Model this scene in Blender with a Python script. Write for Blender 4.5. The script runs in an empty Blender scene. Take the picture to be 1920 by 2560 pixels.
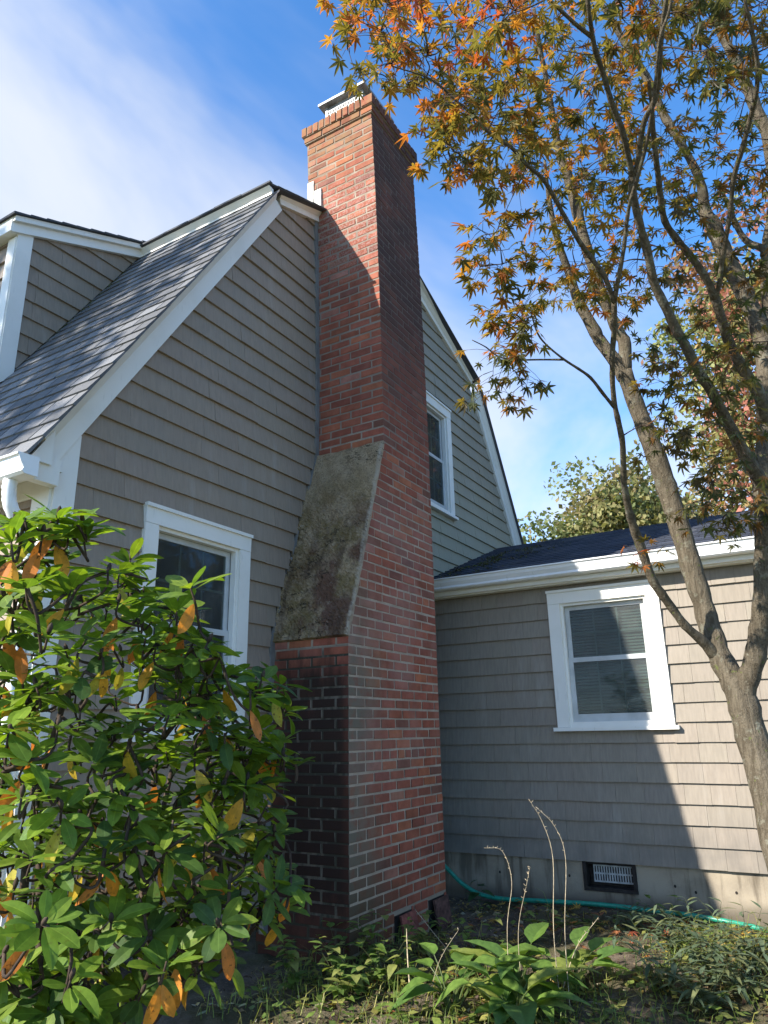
import bpy, math, random
import numpy as np
from mathutils import Matrix, Vector

# ---------------------------------------------------------------- camera, sky, sun, exposure
scn = bpy.context.scene
ZO = 1.35                                   # eye height above the garden soil; coordinates below have the eye at z = 0
R_ = np.array([0.51251, -0.85848, -0.018594]); U_ = np.array([-0.242888, -0.165705, 0.955797]); W_ = np.array([0.823613, 0.48534, 0.29344])
FPX = 1801.9
cam = bpy.data.cameras.new('camera'); co = bpy.data.objects.new('camera', cam); scn.collection.objects.link(co)
co.matrix_world = Matrix(((R_[0], U_[0], -W_[0], 0), (R_[1], U_[1], -W_[1], 0), (R_[2], U_[2], -W_[2], ZO), (0, 0, 0, 1)))
cam.sensor_fit = 'VERTICAL'; cam.sensor_height = 24.0; cam.sensor_width = 18.0
cam.lens = FPX / 2560 * 24.0; cam.clip_start = 0.05; cam.clip_end = 2000
scn.camera = co

SUN = Vector((-1.0, 0.56, 0.74)).normalized()          # towards the sun
sun_el = math.asin(SUN.z); sun_az = math.atan2(SUN.x, SUN.y)
sl = bpy.data.lights.new('sun', 'SUN'); sl.energy = 2.8; sl.angle = math.radians(0.55); sl.color = (1.0, 0.95, 0.88)
so = bpy.data.objects.new('sun', sl); scn.collection.objects.link(so); so.rotation_euler = SUN.to_track_quat('Z', 'Y').to_euler()
so.location = (-8, 6, 9)

world = bpy.data.worlds.new('World'); scn.world = world; world.use_nodes = True
def build_world():
    nt = world.node_tree; nt.nodes.clear(); L = nt.links.new
    out = nt.nodes.new('ShaderNodeOutputWorld')
    sky = nt.nodes.new('ShaderNodeTexSky'); sky.sky_type = 'NISHITA'; sky.sun_disc = False
    sky.sun_elevation = sun_el; sky.sun_rotation = sun_az; sky.air_density = 0.6; sky.dust_density = 0.15; sky.ozone_density = 3.0
    b1 = nt.nodes.new('ShaderNodeBackground'); b1.inputs[1].default_value = 0.140
    hs = nt.nodes.new('ShaderNodeHueSaturation'); hs.inputs['Saturation'].default_value = 1.22; hs.inputs['Hue'].default_value = 0.497
    L(sky.outputs[0], hs.inputs['Color']); L(hs.outputs[0], b1.inputs[0])
    b2 = nt.nodes.new('ShaderNodeBackground'); b2.inputs[0].default_value = (0.95, 0.97, 1.0, 1); b2.inputs[1].default_value = 0.285
    tc = nt.nodes.new('ShaderNodeTexCoord')
    sep = nt.nodes.new('ShaderNodeSeparateXYZ'); L(tc.outputs['Generated'], sep.inputs[0])
    def M(op, a, b=None):
        n = nt.nodes.new('ShaderNodeMath'); n.operation = op
        for i, v in enumerate((a, b)):
            if v is None: continue
            if isinstance(v, (int, float)): n.inputs[i].default_value = v
            else: L(v, n.inputs[i])
        return n.outputs[0]
    zz = M('ADD', M('MAXIMUM', sep.outputs[2], 0.0), 0.35)
    cb = nt.nodes.new('ShaderNodeCombineXYZ'); L(M('ADD', M('DIVIDE', sep.outputs[0], zz), 0.08), cb.inputs[0]); L(M('ADD', M('DIVIDE', sep.outputs[1], zz), -0.24), cb.inputs[1])
    cb.inputs[2].default_value = CLOUD_SEED
    n1 = nt.nodes.new('ShaderNodeTexNoise'); n1.inputs['Scale'].default_value = 1.2; n1.inputs['Detail'].default_value = 6; n1.inputs['Roughness'].default_value = 0.55
    n1.inputs['Distortion'].default_value = 0.35
    L(cb.outputs[0], n1.inputs['Vector'])
    # more cloud low down in the sky, clearer overhead
    bias = M('MULTIPLY', M('SUBTRACT', 0.66, sep.outputs[2]), 0.11)
    v = M('ADD', n1.outputs[0], bias)
    rmp = nt.nodes.new('ShaderNodeMapRange'); rmp.interpolation_type = 'SMOOTHSTEP'
    rmp.inputs[1].default_value = 0.40; rmp.inputs[2].default_value = 0.72; rmp.inputs[3].default_value = 0.03; rmp.inputs[4].default_value = 0.80
    L(v, rmp.inputs[0])
    mx = nt.nodes.new('ShaderNodeMixShader'); L(rmp.outputs[0], mx.inputs[0]); L(b1.outputs[0], mx.inputs[1]); L(b2.outputs[0], mx.inputs[2])
    L(mx.outputs[0], out.inputs[0])
CLOUD_SEED = 12.2
build_world()
scn.view_settings.view_transform = 'Standard'; scn.view_settings.look = 'None'
scn.view_settings.exposure = 1.90; scn.view_settings.gamma = 1.0; scn.view_settings.use_curve_mapping = False
scn.render.engine = 'CYCLES'
scn.cycles.max_bounces = 8; scn.cycles.diffuse_bounces = 4; scn.cycles.transparent_max_bounces = 12; scn.cycles.use_denoising = True

rng = random.Random(11); nrs = np.random.default_rng(7)

# ---------------------------------------------------------------- materials
def mat(name):
    m = bpy.data.materials.new(name); m.use_nodes = True; nt = m.node_tree; nt.nodes.clear()
    return m, nt
class NB:
    """small helper to wire nodes"""
    def __init__(s, nt): s.nt = nt
    def n(s, t, **kw):
        nd = s.nt.nodes.new(t)
        for k, v in kw.items():
            k2 = k.replace('_', ' ')
            if hasattr(nd, k) and k not in nd.inputs: setattr(nd, k, v); continue
            sock = nd.inputs[k] if k in nd.inputs else nd.inputs[k2]
            if hasattr(v, 'links') or isinstance(v, bpy.types.NodeSocket): s.nt.links.new(v, sock)
            else: sock.default_value = v
        return nd
    def math(s, op, a, b=None, clamp=False):
        nd = s.nt.nodes.new('ShaderNodeMath'); nd.operation = op; nd.use_clamp = clamp
        for i, v in enumerate((a, b)):
            if v is None: continue
            if isinstance(v, (int, float)): nd.inputs[i].default_value = v
            else: s.nt.links.new(v, nd.inputs[i])
        return nd.outputs[0]
    def pos(s, scale=(1, 1, 1)):
        g = s.nt.nodes.new('ShaderNodeNewGeometry')
        v = s.nt.nodes.new('ShaderNodeVectorMath'); v.operation = 'MULTIPLY'; s.nt.links.new(g.outputs['Position'], v.inputs[0]); v.inputs[1].default_value = scale
        return v.outputs[0]
    def xyz(s):
        g = s.nt.nodes.new('ShaderNodeNewGeometry'); p = s.nt.nodes.new('ShaderNodeSeparateXYZ'); s.nt.links.new(g.outputs['Position'], p.inputs[0])
        return p.outputs[0], p.outputs[1], s.math('SUBTRACT', p.outputs[2], ZO)
    def noise(s, scale, detail=4, rough=0.55, vec=None, sc=(1, 1, 1), dist=0.0):
        nd = s.nt.nodes.new('ShaderNodeTexNoise'); nd.inputs['Scale'].default_value = scale; nd.inputs['Detail'].default_value = detail; nd.inputs['Roughness'].default_value = rough
        nd.inputs['Distortion'].default_value = dist
        s.nt.links.new(vec if vec is not None else s.pos(sc), nd.inputs['Vector']); return nd.outputs[0]
    def ramp(s, v, a, b, lo=0.0, hi=1.0, smooth=True):
        nd = s.nt.nodes.new('ShaderNodeMapRange'); nd.interpolation_type = 'SMOOTHSTEP' if smooth else 'LINEAR'
        s.nt.links.new(v, nd.inputs[0]); nd.inputs[1].default_value = a; nd.inputs[2].default_value = b; nd.inputs[3].default_value = lo; nd.inputs[4].default_value = hi
        return nd.outputs[0]
    def mix(s, f, a, b, mode='MIX'):
        nd = s.nt.nodes.new('ShaderNodeMix'); nd.data_type = 'RGBA'; nd.blend_type = mode
        for sock, v in ((nd.inputs[0], f), (nd.inputs[6], a), (nd.inputs[7], b)):
            if isinstance(v, (int, float)): sock.default_value = v
            elif isinstance(v, tuple): sock.default_value = (*v, 1) if len(v) == 3 else v
            else: s.nt.links.new(v, sock)
        return nd.outputs[2]
    def attr(s, name='tint'):
        nd = s.nt.nodes.new('ShaderNodeAttribute'); nd.attribute_name = name; return nd.outputs['Color']
    def bump(s, h, strength=0.3, dist=0.01):
        nd = s.nt.nodes.new('ShaderNodeBump'); nd.inputs['Strength'].default_value = strength; nd.inputs['Distance'].default_value = dist; s.nt.links.new(h, nd.inputs['Height']); return nd.outputs[0]
    def bsdf(s, col, rough=0.6, spec=0.3, normal=None, metal=0.0):
        nd = s.nt.nodes.new('ShaderNodeBsdfPrincipled')
        for k, v in (('Base Color', col), ('Roughness', rough), ('Specular IOR Level', spec), ('Metallic', metal)):
            if isinstance(v, (int, float)): nd.inputs[k].default_value = v
            elif isinstance(v, tuple): nd.inputs[k].default_value = (*v, 1)
            else: s.nt.links.new(v, nd.inputs[k])
        if normal is not None: s.nt.links.new(normal, nd.inputs['Normal'])
        return nd
    def out(s, sh):
        o = s.nt.nodes.new('ShaderNodeOutputMaterial'); s.nt.links.new(sh, o.inputs[0])

M = {}
def m_siding():
    m, nt = mat('painted_cedar'); b = NB(nt)
    grain = b.noise(60, 3, 0.6, sc=(1, 1, 0.06)); big = b.noise(1.3, 4)
    streak = b.noise(9, 3, 0.6, sc=(1, 1, 0.12))
    c = b.mix(b.ramp(grain, 0.3, 0.7), (0.90, 0.90, 0.90), (1.06, 1.06, 1.06))
    c = b.mix(1.0, c, b.attr(), 'MULTIPLY')
    c = b.mix(b.ramp(streak, 0.55, 0.8, 0, 0.30), c, (0.42, 0.385, 0.33))
    x, y, z = b.xyz()
    # green-grey algae film on the upper gable beyond the stack
    alg = b.math('MULTIPLY', b.ramp(x, 5.4, 6.4), b.math('MULTIPLY', b.ramp(z, 3.6, 1.8), b.math('MULTIPLY', b.ramp(y, 3.1, 3.25), b.ramp(big, 0.25, 0.6, 0.25, 0.75))))
    c = b.mix(alg, c, (0.32, 0.31, 0.21))
    c = b.mix(b.math('MULTIPLY', b.ramp(big, 0.45, 0.7, 0, 0.22), 1.0), c, (0.23, 0.20, 0.155))
    splash = b.math('MULTIPLY', b.ramp(z, -0.55, -0.95), b.ramp(b.noise(5, 4), 0.3, 0.7, 0.1, 0.5))
    c = b.mix(splash, c, (0.10, 0.092, 0.08))
    b.out(b.bsdf(c, 0.62, 0.3, b.bump(grain, 0.25, 0.004)).outputs[0]); return m
M['siding'] = m_siding()
def m_white():
    m, nt = mat('white_trim_paint'); b = NB(nt)
    n = b.noise(3, 5); f = b.noise(40, 3, sc=(1, 1, 0.2))
    c = b.mix(b.ramp(n, 0.45, 0.75, 0, 0.5), (0.78, 0.75, 0.67), (0.66, 0.63, 0.54))
    c = b.mix(b.ramp(f, 0.62, 0.75, 0, 0.25), c, (0.45, 0.44, 0.38))
    b.out(b.bsdf(c, 0.45, 0.4, b.bump(f, 0.08, 0.003)).outputs[0]); return m
M['white'] = m_white()
def m_vinyl():
    m, nt = mat('grey_white_sash'); b = NB(nt); n = b.noise(6, 4)
    c = b.mix(b.ramp(n, 0.4, 0.7), (0.50, 0.51, 0.49), (0.40, 0.41, 0.39)); b.out(b.bsdf(c, 0.4, 0.4).outputs[0]); return m
M['sash'] = m_vinyl()
def m_gutter():
    m, nt = mat('white_aluminium_gutter'); b = NB(nt); n = b.noise(4, 5, sc=(1, 1, 3)); st = b.noise(25, 3, sc=(1, 1, 0.1))
    c = b.mix(b.ramp(n, 0.45, 0.75, 0, 0.5), (0.80, 0.80, 0.78), (0.62, 0.62, 0.57)); c = b.mix(b.ramp(st, 0.62, 0.8, 0, 0.35), c, (0.42, 0.42, 0.36))
    b.out(b.bsdf(c, 0.35, 0.5).outputs[0]); return m
M['gutter'] = m_gutter()

def m_brick():
    m, nt = mat('red_brick'); b = NB(nt)
    g = nt.nodes.new('ShaderNodeNewGeometry'); ns = nt.nodes.new('ShaderNodeSeparateXYZ'); nt.links.new(g.outputs['Normal'], ns.inputs[0])
    x, y, z = b.xyz()
    big = b.noise(2.2, 5); mid = b.noise(9, 5, 0.6); fine = b.noise(55, 4, 0.65); run = b.noise(7, 5, 0.6, sc=(1, 1, 0.22))
    c = b.mix(1.0, b.attr(), b.mix(b.ramp(mid, 0.25, 0.75), (0.78, 0.76, 0.74), (1.18, 1.16, 1.14)), 'MULTIPLY')
    c = b.mix(b.ramp(fine, 0.58, 0.75, 0, 0.45), c, (0.13, 0.075, 0.055))
    left = b.ramp(ns.outputs[0], -0.3, -0.7)
    front = b.ramp(ns.outputs[1], -0.3, -0.7)
    # soot-black algae on the side of the base, below the concrete shoulder
    k = b.math('MULTIPLY', left, b.ramp(b.math('ADD', z, b.math('MULTIPLY', run, 0.7)), 1.02, 0.62))
    k = b.math('MULTIPLY', k, b.ramp(b.math('ADD', run, b.math('MULTIPLY', b.ramp(z, -1.12, -0.8), 0.32)), 0.36, 0.70, 0.45, 0.93))
    k = b.math('MULTIPLY', k, b.math('MULTIPLY', b.ramp(y, 3.34, 3.12, 0.45, 1.0), b.ramp(b.math('ADD', y, b.math('MULTIPLY', mid, 0.10)), 2.725, 2.80, 0.72, 1.0)))
    c = b.mix(k, c, (0.019, 0.017, 0.014))
    lowd = b.math('MULTIPLY', left, b.ramp(z, 0.2, -0.9, 0, 0.62)); c = b.mix(lowd, c, (0.030, 0.017, 0.013))
    # grey-green film on the face beside the corner
    f = b.math('MULTIPLY', front, b.math('MULTIPLY', b.ramp(b.math('ADD', x, b.math('MULTIPLY', big, 0.7)), 4.95, 4.38), b.math('MULTIPLY', b.ramp(z, 1.3, 0.5), b.ramp(z, -1.4, -0.9, 0.55, 1.0))))
    c = b.mix(b.math('MULTIPLY', f, b.ramp(mid, 0.3, 0.55, 0.35, 0.92)), c, (0.145, 0.135, 0.10))
    # damp dark foot
    d = b.math('MULTIPLY', front, b.math('MULTIPLY', b.ramp(z, -0.55, -1.2), b.ramp(b.math('ADD', x, big), 5.5, 4.6, 0.05, 0.8)))
    c = b.mix(d, c, (0.055, 0.043, 0.024))
    # pale lime bloom
    e = b.math('MULTIPLY', front, b.math('MULTIPLY', b.math('MULTIPLY', b.ramp(z, -0.7, 0.5), b.ramp(z, 2.1, 1.3)), b.ramp(big, 0.38, 0.62, 0.0, 0.42)))
    c = b.mix(e, c, (0.34, 0.20, 0.165))
    # upper shaft: front face browner and darker higher up, tan lichen near the cap
    u = b.math('MULTIPLY', left, b.math('MULTIPLY', b.ramp(z, 4.7, 5.4), b.ramp(mid, 0.35, 0.6, 0.1, 0.7)))
    c = b.mix(u, c, (0.24, 0.155, 0.075))
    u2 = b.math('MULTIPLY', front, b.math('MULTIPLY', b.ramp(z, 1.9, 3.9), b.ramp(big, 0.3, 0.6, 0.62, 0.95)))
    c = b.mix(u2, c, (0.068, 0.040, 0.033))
    w = b.math('MULTIPLY', left, b.math('MULTIPLY', b.ramp(z, 3.6, 4.2), b.math('MULTIPLY', b.ramp(z, 5.0, 4.6), b.ramp(fine, 0.45, 0.6, 0.0, 0.35))))
    c = b.mix(w, c, (0.42, 0.33, 0.29))
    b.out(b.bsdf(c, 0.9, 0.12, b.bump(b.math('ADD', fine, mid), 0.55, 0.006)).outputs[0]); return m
M['brick'] = m_brick()
def m_mortar():
    m, nt = mat('lime_mortar'); b = NB(nt)
    g = nt.nodes.new('ShaderNodeNewGeometry'); ns = nt.nodes.new('ShaderNodeSeparateXYZ'); nt.links.new(g.outputs['Normal'], ns.inputs[0])
    x, y, z = b.xyz(); n = b.noise(6, 5); fine = b.noise(70, 4, 0.7); run = b.noise(10, 5, 0.6, sc=(1, 1, 0.4))
    c = b.mix(b.ramp(n, 0.35, 0.65), (0.41, 0.335, 0.255), (0.31, 0.245, 0.182)); c = b.mix(b.ramp(fine, 0.5, 0.75, 0, 0.5), c, (0.15, 0.13, 0.105))
    left = b.ramp(ns.outputs[0], -0.3, -0.7); front = b.ramp(ns.outputs[1], -0.3, -0.7)
    k = b.math('MULTIPLY', left, b.math('MULTIPLY', b.ramp(z, 0.62, 0.5), b.ramp(run, 0.66, 0.48, 0.70, 0.96)))
    c = b.mix(k, c, (0.036, 0.035, 0.024))
    lit_ = b.math('MULTIPLY', left, b.math('MULTIPLY', b.ramp(z, 4.3, 4.8), b.ramp(n, 0.3, 0.6, 0.45, 0.8))); c = b.mix(lit_, c, (0.20, 0.15, 0.105))  # mortar colour toned down where the sun strikes the upper side
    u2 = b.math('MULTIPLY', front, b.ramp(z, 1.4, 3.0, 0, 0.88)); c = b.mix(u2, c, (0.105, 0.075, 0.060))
    d = b.math('MULTIPLY', front, b.ramp(z, -0.8, -1.3, 0, 0.45)); c = b.mix(d, c, (0.16, 0.145, 0.085))
    u3 = b.math('MULTIPLY', left, b.math('MULTIPLY', b.ramp(z, 2.0, 2.6), b.ramp(z, 4.6, 4.1, 0.0, 0.55))); c = b.mix(u3, c, (0.15, 0.12, 0.10))
    b.out(b.bsdf(c, 0.95, 0.1, b.bump(fine, 0.7, 0.006)).outputs[0]); return m
M['mortar'] = m_mortar()
def m_shoulder():
    m, nt = mat('weathered_cement_wash'); b = NB(nt)
    x, y, z = b.xyz(); big = b.noise(3.0, 5, 0.6); mid = b.noise(16, 6, 0.68); fine = b.noise(85, 5, 0.75)
    c = b.mix(b.ramp(mid, 0.35, 0.65), (0.41, 0.308, 0.188), (0.295, 0.218, 0.130))
    mz = b.ramp(z, 2.0, 1.2)
    moss = b.math('MULTIPLY', b.ramp(b.noise(4.5, 6, 0.7), 0.40, 0.58), b.ramp(z, 2.15, 1.5, 0.08, 0.70))
    c = b.mix(moss, c, (0.17, 0.122, 0.042))
    rust = b.math('MULTIPLY', b.math('MULTIPLY', b.ramp(big, 0.46, 0.60), mz), b.ramp(y, 3.28, 3.0, 0.2, 1.0)); c = b.mix(b.math('MULTIPLY', rust, 0.85), c, (0.125, 0.060, 0.043))
    c = b.mix(b.ramp(fine, 0.50, 0.66, 0, 0.75), c, (0.045, 0.040, 0.030))
    light = b.math('MULTIPLY', b.ramp(b.noise(24, 5, 0.7), 0.56, 0.68, 0, 0.4), b.ramp(z, 2.1, 1.5, 0.2, 1.0)); c = b.mix(light, c, (0.40, 0.345, 0.26))
    stk = b.math('MULTIPLY', b.ramp(b.noise(9, 5, 0.6, sc=(0.3, 1, 0.14)), 0.50, 0.66, 0, 0.65), mz); c = b.mix(stk, c, (0.085, 0.055, 0.036))
    edge = b.math('MULTIPLY', b.ramp(b.math('ADD', y, b.math('MULTIPLY', mid, 0.05)), 2.725, 2.700), b.ramp(mid, 0.35, 0.6, 0.25, 0.75)); c = b.mix(edge, c, (0.46, 0.40, 0.31))
    ck = b.math('ABSOLUTE', b.math('SUBTRACT', b.noise(2.6, 5, 0.65, sc=(1, 1, 2.6)), 0.5)); ck = b.math('MULTIPLY', b.ramp(ck, 0.010, 0.002), b.ramp(b.noise(1.7, 2), 0.45, 0.55)); c = b.mix(b.math('MULTIPLY', ck, 0.85), c, (0.03, 0.026, 0.02))
    h = b.math('SUBTRACT', b.math('ADD', b.math('MULTIPLY', fine, 1.0), b.math('MULTIPLY', mid, 1.2)), b.math('MULTIPLY', ck, 2.0))
    b.out(b.bsdf(c, 0.95, 0.1, b.bump(h, 0.75, 0.015)).outputs[0]); return m
M['shoulder'] = m_shoulder()
def m_concrete():
    m, nt = mat('foundation_concrete'); b = NB(nt)
    x, y, z = b.xyz(); big = b.noise(3, 5, 0.6); run = b.noise(11, 5, 0.6, sc=(1, 1, 0.12)); fine = b.noise(90, 4, 0.7)
    c = b.mix(b.ramp(big, 0.35, 0.65), (0.34, 0.285, 0.205), (0.24, 0.20, 0.145))
    c = b.mix(b.ramp(run, 0.48, 0.64, 0, 0.7), c, (0.095, 0.075, 0.052))
    c = b.mix(b.ramp(b.math('ADD', z, b.math('MULTIPLY', big, 0.12)), -1.12, -1.25, 0, 0.75), c, (0.075, 0.062, 0.045))
    c = b.mix(b.ramp(fine, 0.55, 0.75, 0, 0.3), c, (0.16, 0.14, 0.11))
    b.out(b.bsdf(c, 0.9, 0.15, b.bump(fine, 0.4, 0.004)).outputs[0]); return m
M['concrete'] = m_concrete()
def m_asphalt(name, moss=False):
    m, nt = mat(name); b = NB(nt)
    gr = b.noise(420, 2, 0.8); big = b.noise(2.5, 4)
    c = b.mix(1.0, b.attr(), b.mix(b.ramp(gr, 0.35, 0.65), (0.62, 0.62, 0.63), (1.4, 1.4, 1.38)), 'MULTIPLY')
    c = b.mix(b.ramp(big, 0.5, 0.75, 0, 0.35), c, (0.16, 0.155, 0.14))
    b.out(b.bsdf(c, 0.85, 0.25, b.bump(gr, 0.5, 0.003)).outputs[0]); return m
M['shingle'] = m_asphalt('slate_grey_asphalt_shingle')
def m_plain(name, col, rough=0.6, spec=0.3, nscale=12, var=0.35, metal=0.0, bump=0.2):
    m, nt = mat(name); b = NB(nt); n = b.noise(nscale, 5, 0.6)
    lo = tuple(v * (1 - var) for v in col); hi = tuple(min(1, v * (1 + var)) for v in col)
    b.out(b.bsdf(b.mix(b.ramp(n, 0.3, 0.7), lo, hi), rough, spec, b.bump(n, bump, 0.004), metal).outputs[0]); return m
M['grey_strip'] = m_plain('grey_painted_strip', (0.17, 0.165, 0.15), 0.6, 0.3, 8, 0.2)
M['sheath'] = m_plain('dark_sheathing', (0.05, 0.047, 0.043), 0.9, 0.1)
M['dark_room'] = m_plain('dim_room_wall', (0.055, 0.075, 0.07), 0.9, 0.1, 3, 0.2)
M['blind'] = m_plain('white_blind_slat', (0.17, 0.21, 0.195), 0.6, 0.3, 5, 0.1)
M['iron'] = m_plain('rusted_iron_plate', (0.10, 0.052, 0.040), 0.8, 0.3, 22, 0.45, 0.0, 0.4)
M['iron_red'] = m_plain('rust_red_iron_plate', (0.20, 0.065, 0.048), 0.8, 0.3, 26, 0.4, 0.0, 0.4)
M['vent_white'] = m_plain('grey_white_vent_metal', (0.36, 0.37, 0.35), 0.5, 0.4, 20, 0.25)
M['vent_hole_dark'] = m_plain('dark_vent_and_hole_shade', (0.028, 0.023, 0.019), 0.8, 0.2, 20, 0.4)
M['galv'] = m_plain('galvanised_sheet', (0.26, 0.265, 0.26), 0.5, 0.5, 9, 0.35, 0.35)
M['capwhite'] = m_plain('bright_steel_mesh', (0.36, 0.37, 0.37), 0.4, 0.5, 9, 0.1, 0.2)
M['flash'] = m_plain('white_lead_flashing', (0.40, 0.38, 0.33), 0.6, 0.3, 14, 0.4)
M['hose'] = m_plain('green_garden_hose', (0.016, 0.24, 0.15), 0.4, 0.45, 30, 0.25)
M['twig'] = m_plain('brown_twig_bark', (0.060, 0.042, 0.030), 0.85, 0.15, 40, 0.4)
M['straw'] = m_plain('dry_straw_stem', (0.42, 0.34, 0.22), 0.8, 0.2, 40, 0.3)
def m_bark():
    m, nt = mat('lichen_spotted_maple_bark'); b = NB(nt)
    run = b.noise(46, 6, 0.7, sc=(1, 1, 0.16), dist=0.4); mid = b.noise(14, 6, 0.7); fine = b.noise(90, 4, 0.7); big = b.noise(3.5, 4)
    c = b.mix(b.ramp(run, 0.35, 0.65), (0.085, 0.068, 0.045), (0.165, 0.136, 0.094))
    c = b.mix(b.ramp(mid, 0.55, 0.66, 0, 0.8), c, (0.24, 0.23, 0.17))
    c = b.mix(b.ramp(b.noise(22, 5, 0.7), 0.60, 0.68, 0, 0.8), c, (0.125, 0.145, 0.04))
    c = b.mix(b.ramp(big, 0.52, 0.7, 0, 0.55), c, (0.065, 0.055, 0.034))
    c = b.mix(b.ramp(fine, 0.56, 0.7, 0, 0.55), c, (0.04, 0.033, 0.022))
    b.out(b.bsdf(c, 0.9, 0.15, b.bump(b.math('ADD', b.math('MULTIPLY', run, 1.6), fine), 0.95, 0.010)).outputs[0]); return m
M['bark'] = m_bark()
def m_leaf(name, trans=0.4, rough=0.45, spec=0.4, tcol=(1.25, 1.25, 0.55), spots=0.0):
    m, nt = mat(name); b = NB(nt)
    n = b.noise(35, 3, 0.6); a = b.attr()
    c = b.mix(1.0, a, b.mix(b.ramp(n, 0.3, 0.7), (0.78, 0.80, 0.80), (1.18, 1.15, 1.15)), 'MULTIPLY')
    if spots: c = b.mix(b.ramp(b.noise(75, 3, 0.6), 0.60, 0.68, 0, spots), c, (0.10, 0.035, 0.015))
    d = b.bsdf(c, rough, spec, b.bump(n, 0.15, 0.003))
    t = nt.nodes.new('ShaderNodeBsdfTranslucent'); nt.links.new(b.mix(1.0, c, tcol, 'MULTIPLY'), t.inputs[0])
    mx = nt.nodes.new('ShaderNodeMixShader'); mx.inputs[0].default_value = trans
    nt.links.new(d.outputs[0], mx.inputs[1]); nt.links.new(t.outputs[0], mx.inputs[2]); b.out(mx.outputs[0]); return m
M['rhodo'] = m_leaf('waxy_rhododendron_leaf', 0.40, 0.5, 0.26, (1.6, 1.6, 0.5), 0.25)
M['rhodo_old'] = m_leaf('yellowed_rhododendron_leaf', 0.35, 0.5, 0.3, (1.2, 1.1, 0.7), 0.75)
M['maple'] = m_leaf('autumn_maple_leaf', 0.50, 0.5, 0.3, (1.9, 1.6, 0.9))
M['weed'] = m_leaf('soft_weed_leaf', 0.35, 0.5, 0.3, (1.4, 1.5, 0.6))
M['farleaf'] = m_leaf('distant_tree_leaf', 0.35, 0.6, 0.2, (1.3, 1.3, 0.7))
def m_soil():
    m, nt = mat('mulchy_garden_soil'); b = NB(nt)
    x, y, z = b.xyz(); n1 = b.noise(6, 6, 0.65); n2 = b.noise(45, 5, 0.7); n3 = b.noise(1.1, 4)
    c = b.mix(b.ramp(n1, 0.35, 0.65), (0.090, 0.070, 0.050), (0.180, 0.142, 0.102)); c = b.mix(b.ramp(n2, 0.56, 0.7, 0, 0.7), c, (0.25, 0.205, 0.15)); c = b.mix(b.ramp(n2, 0.42, 0.3, 0, 0.6), c, (0.02, 0.016, 0.012))
    far = b.math('MULTIPLY', b.ramp(b.noise(2.3, 5), 0.42, 0.58), 0.6); c = b.mix(far, c, (0.075, 0.075, 0.028))
    # unseen lawn and drive further out, pale so they bounce light to the walls
    lx = b.math('MAXIMUM', b.ramp(x, 1.6, 0.4), b.math('MAXIMUM', b.ramp(y, -1.0, -2.2), b.ramp(x, 9.0, 11.0))); c = b.mix(lx, c, b.mix(b.ramp(b.noise(0.35, 4), 0.42, 0.6), (0.13, 0.15, 0.055), (0.24, 0.22, 0.17)))
    b.out(b.bsdf(c, 0.95, 0.1, b.bump(b.math('ADD', n1, n2), 1.0, 0.02)).outputs[0]); return m
M['soil'] = m_soil()
def m_glass():
    m, nt = mat('window_glass_behind_dusty_screen'); b = NB(nt)
    tr = nt.nodes.new('ShaderNodeBsdfTransparent'); tr.inputs[0].default_value = (0.40, 0.49, 0.46, 1)
    gl = nt.nodes.new('ShaderNodeBsdfGlossy'); gl.inputs['Roughness'].default_value = 0.03; gl.inputs[0].default_value = (0.8, 0.85, 0.85, 1)
    fr = nt.nodes.new('ShaderNodeFresnel'); fr.inputs[0].default_value = 1.5
    mx = nt.nodes.new('ShaderNodeMixShader'); nt.links.new(b.math('MULTIPLY', fr.outputs[0], 0.42), mx.inputs[0]); nt.links.new(tr.outputs[0], mx.inputs[1]); nt.links.new(gl.outputs[0], mx.inputs[2])
    df = nt.nodes.new('ShaderNodeBsdfDiffuse'); df.inputs[0].default_value = (0.24, 0.25, 0.225, 1)
    dust = b.math('ADD', b.ramp(b.noise(330, 2, 0.7), 0.56, 0.72, 0.14, 0.55), b.ramp(b.noise(5, 4), 0.4, 0.75, 0.0, 0.12))
    m2 = nt.nodes.new('ShaderNodeMixShader'); nt.links.new(dust, m2.inputs[0]); nt.links.new(mx.outputs[0], m2.inputs[1]); nt.links.new(df.outputs[0], m2.inputs[2])
    b.out(m2.outputs[0]); return m
M['glass'] = m_glass()

# ---------------------------------------------------------------- object helpers
COL = scn.collection
def thing(name, label, cat, loc=(0, 0, 0), group=None, kind=None):
    o = bpy.data.objects.new(name, None); COL.objects.link(o); o.location = loc; o.empty_display_size = 0.1
    o['label'] = label; o['category'] = cat
    if group: o['group'] = group
    if kind: o['kind'] = kind
    return o
def worldloc(o):
    v = Vector((0, 0, 0))
    while o is not None: v += o.location; o = o.parent
    return v
def mesh_from(name, V, F, tint=None, smooth=False, mats=None, fm=None):
    me = bpy.data.meshes.new(name); me.from_pydata([tuple(map(float, v)) for v in V], [], F)
    if tint is not None:
        t = np.asarray(tint, dtype=np.float32)
        if t.ndim == 1: t = np.tile(t, (len(V), 1))
        if t.shape[0] == len(V): dom = 'POINT'; n = len(V)
        else: dom = 'FACE'; n = len(F)
        a = me.attributes.new('tint', 'FLOAT_COLOR', dom); a.data.foreach_set('color', np.hstack([t[:, :3], np.ones((n, 1), np.float32)]).astype(np.float32).ravel())
    for m in (mats or []): me.materials.append(m)
    if fm is not None: me.polygons.foreach_set('material_index', np.asarray(fm, dtype=np.int32))
    if smooth: me.polygons.foreach_set('use_smooth', [True] * len(me.polygons))
    me.update(); return me
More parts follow.
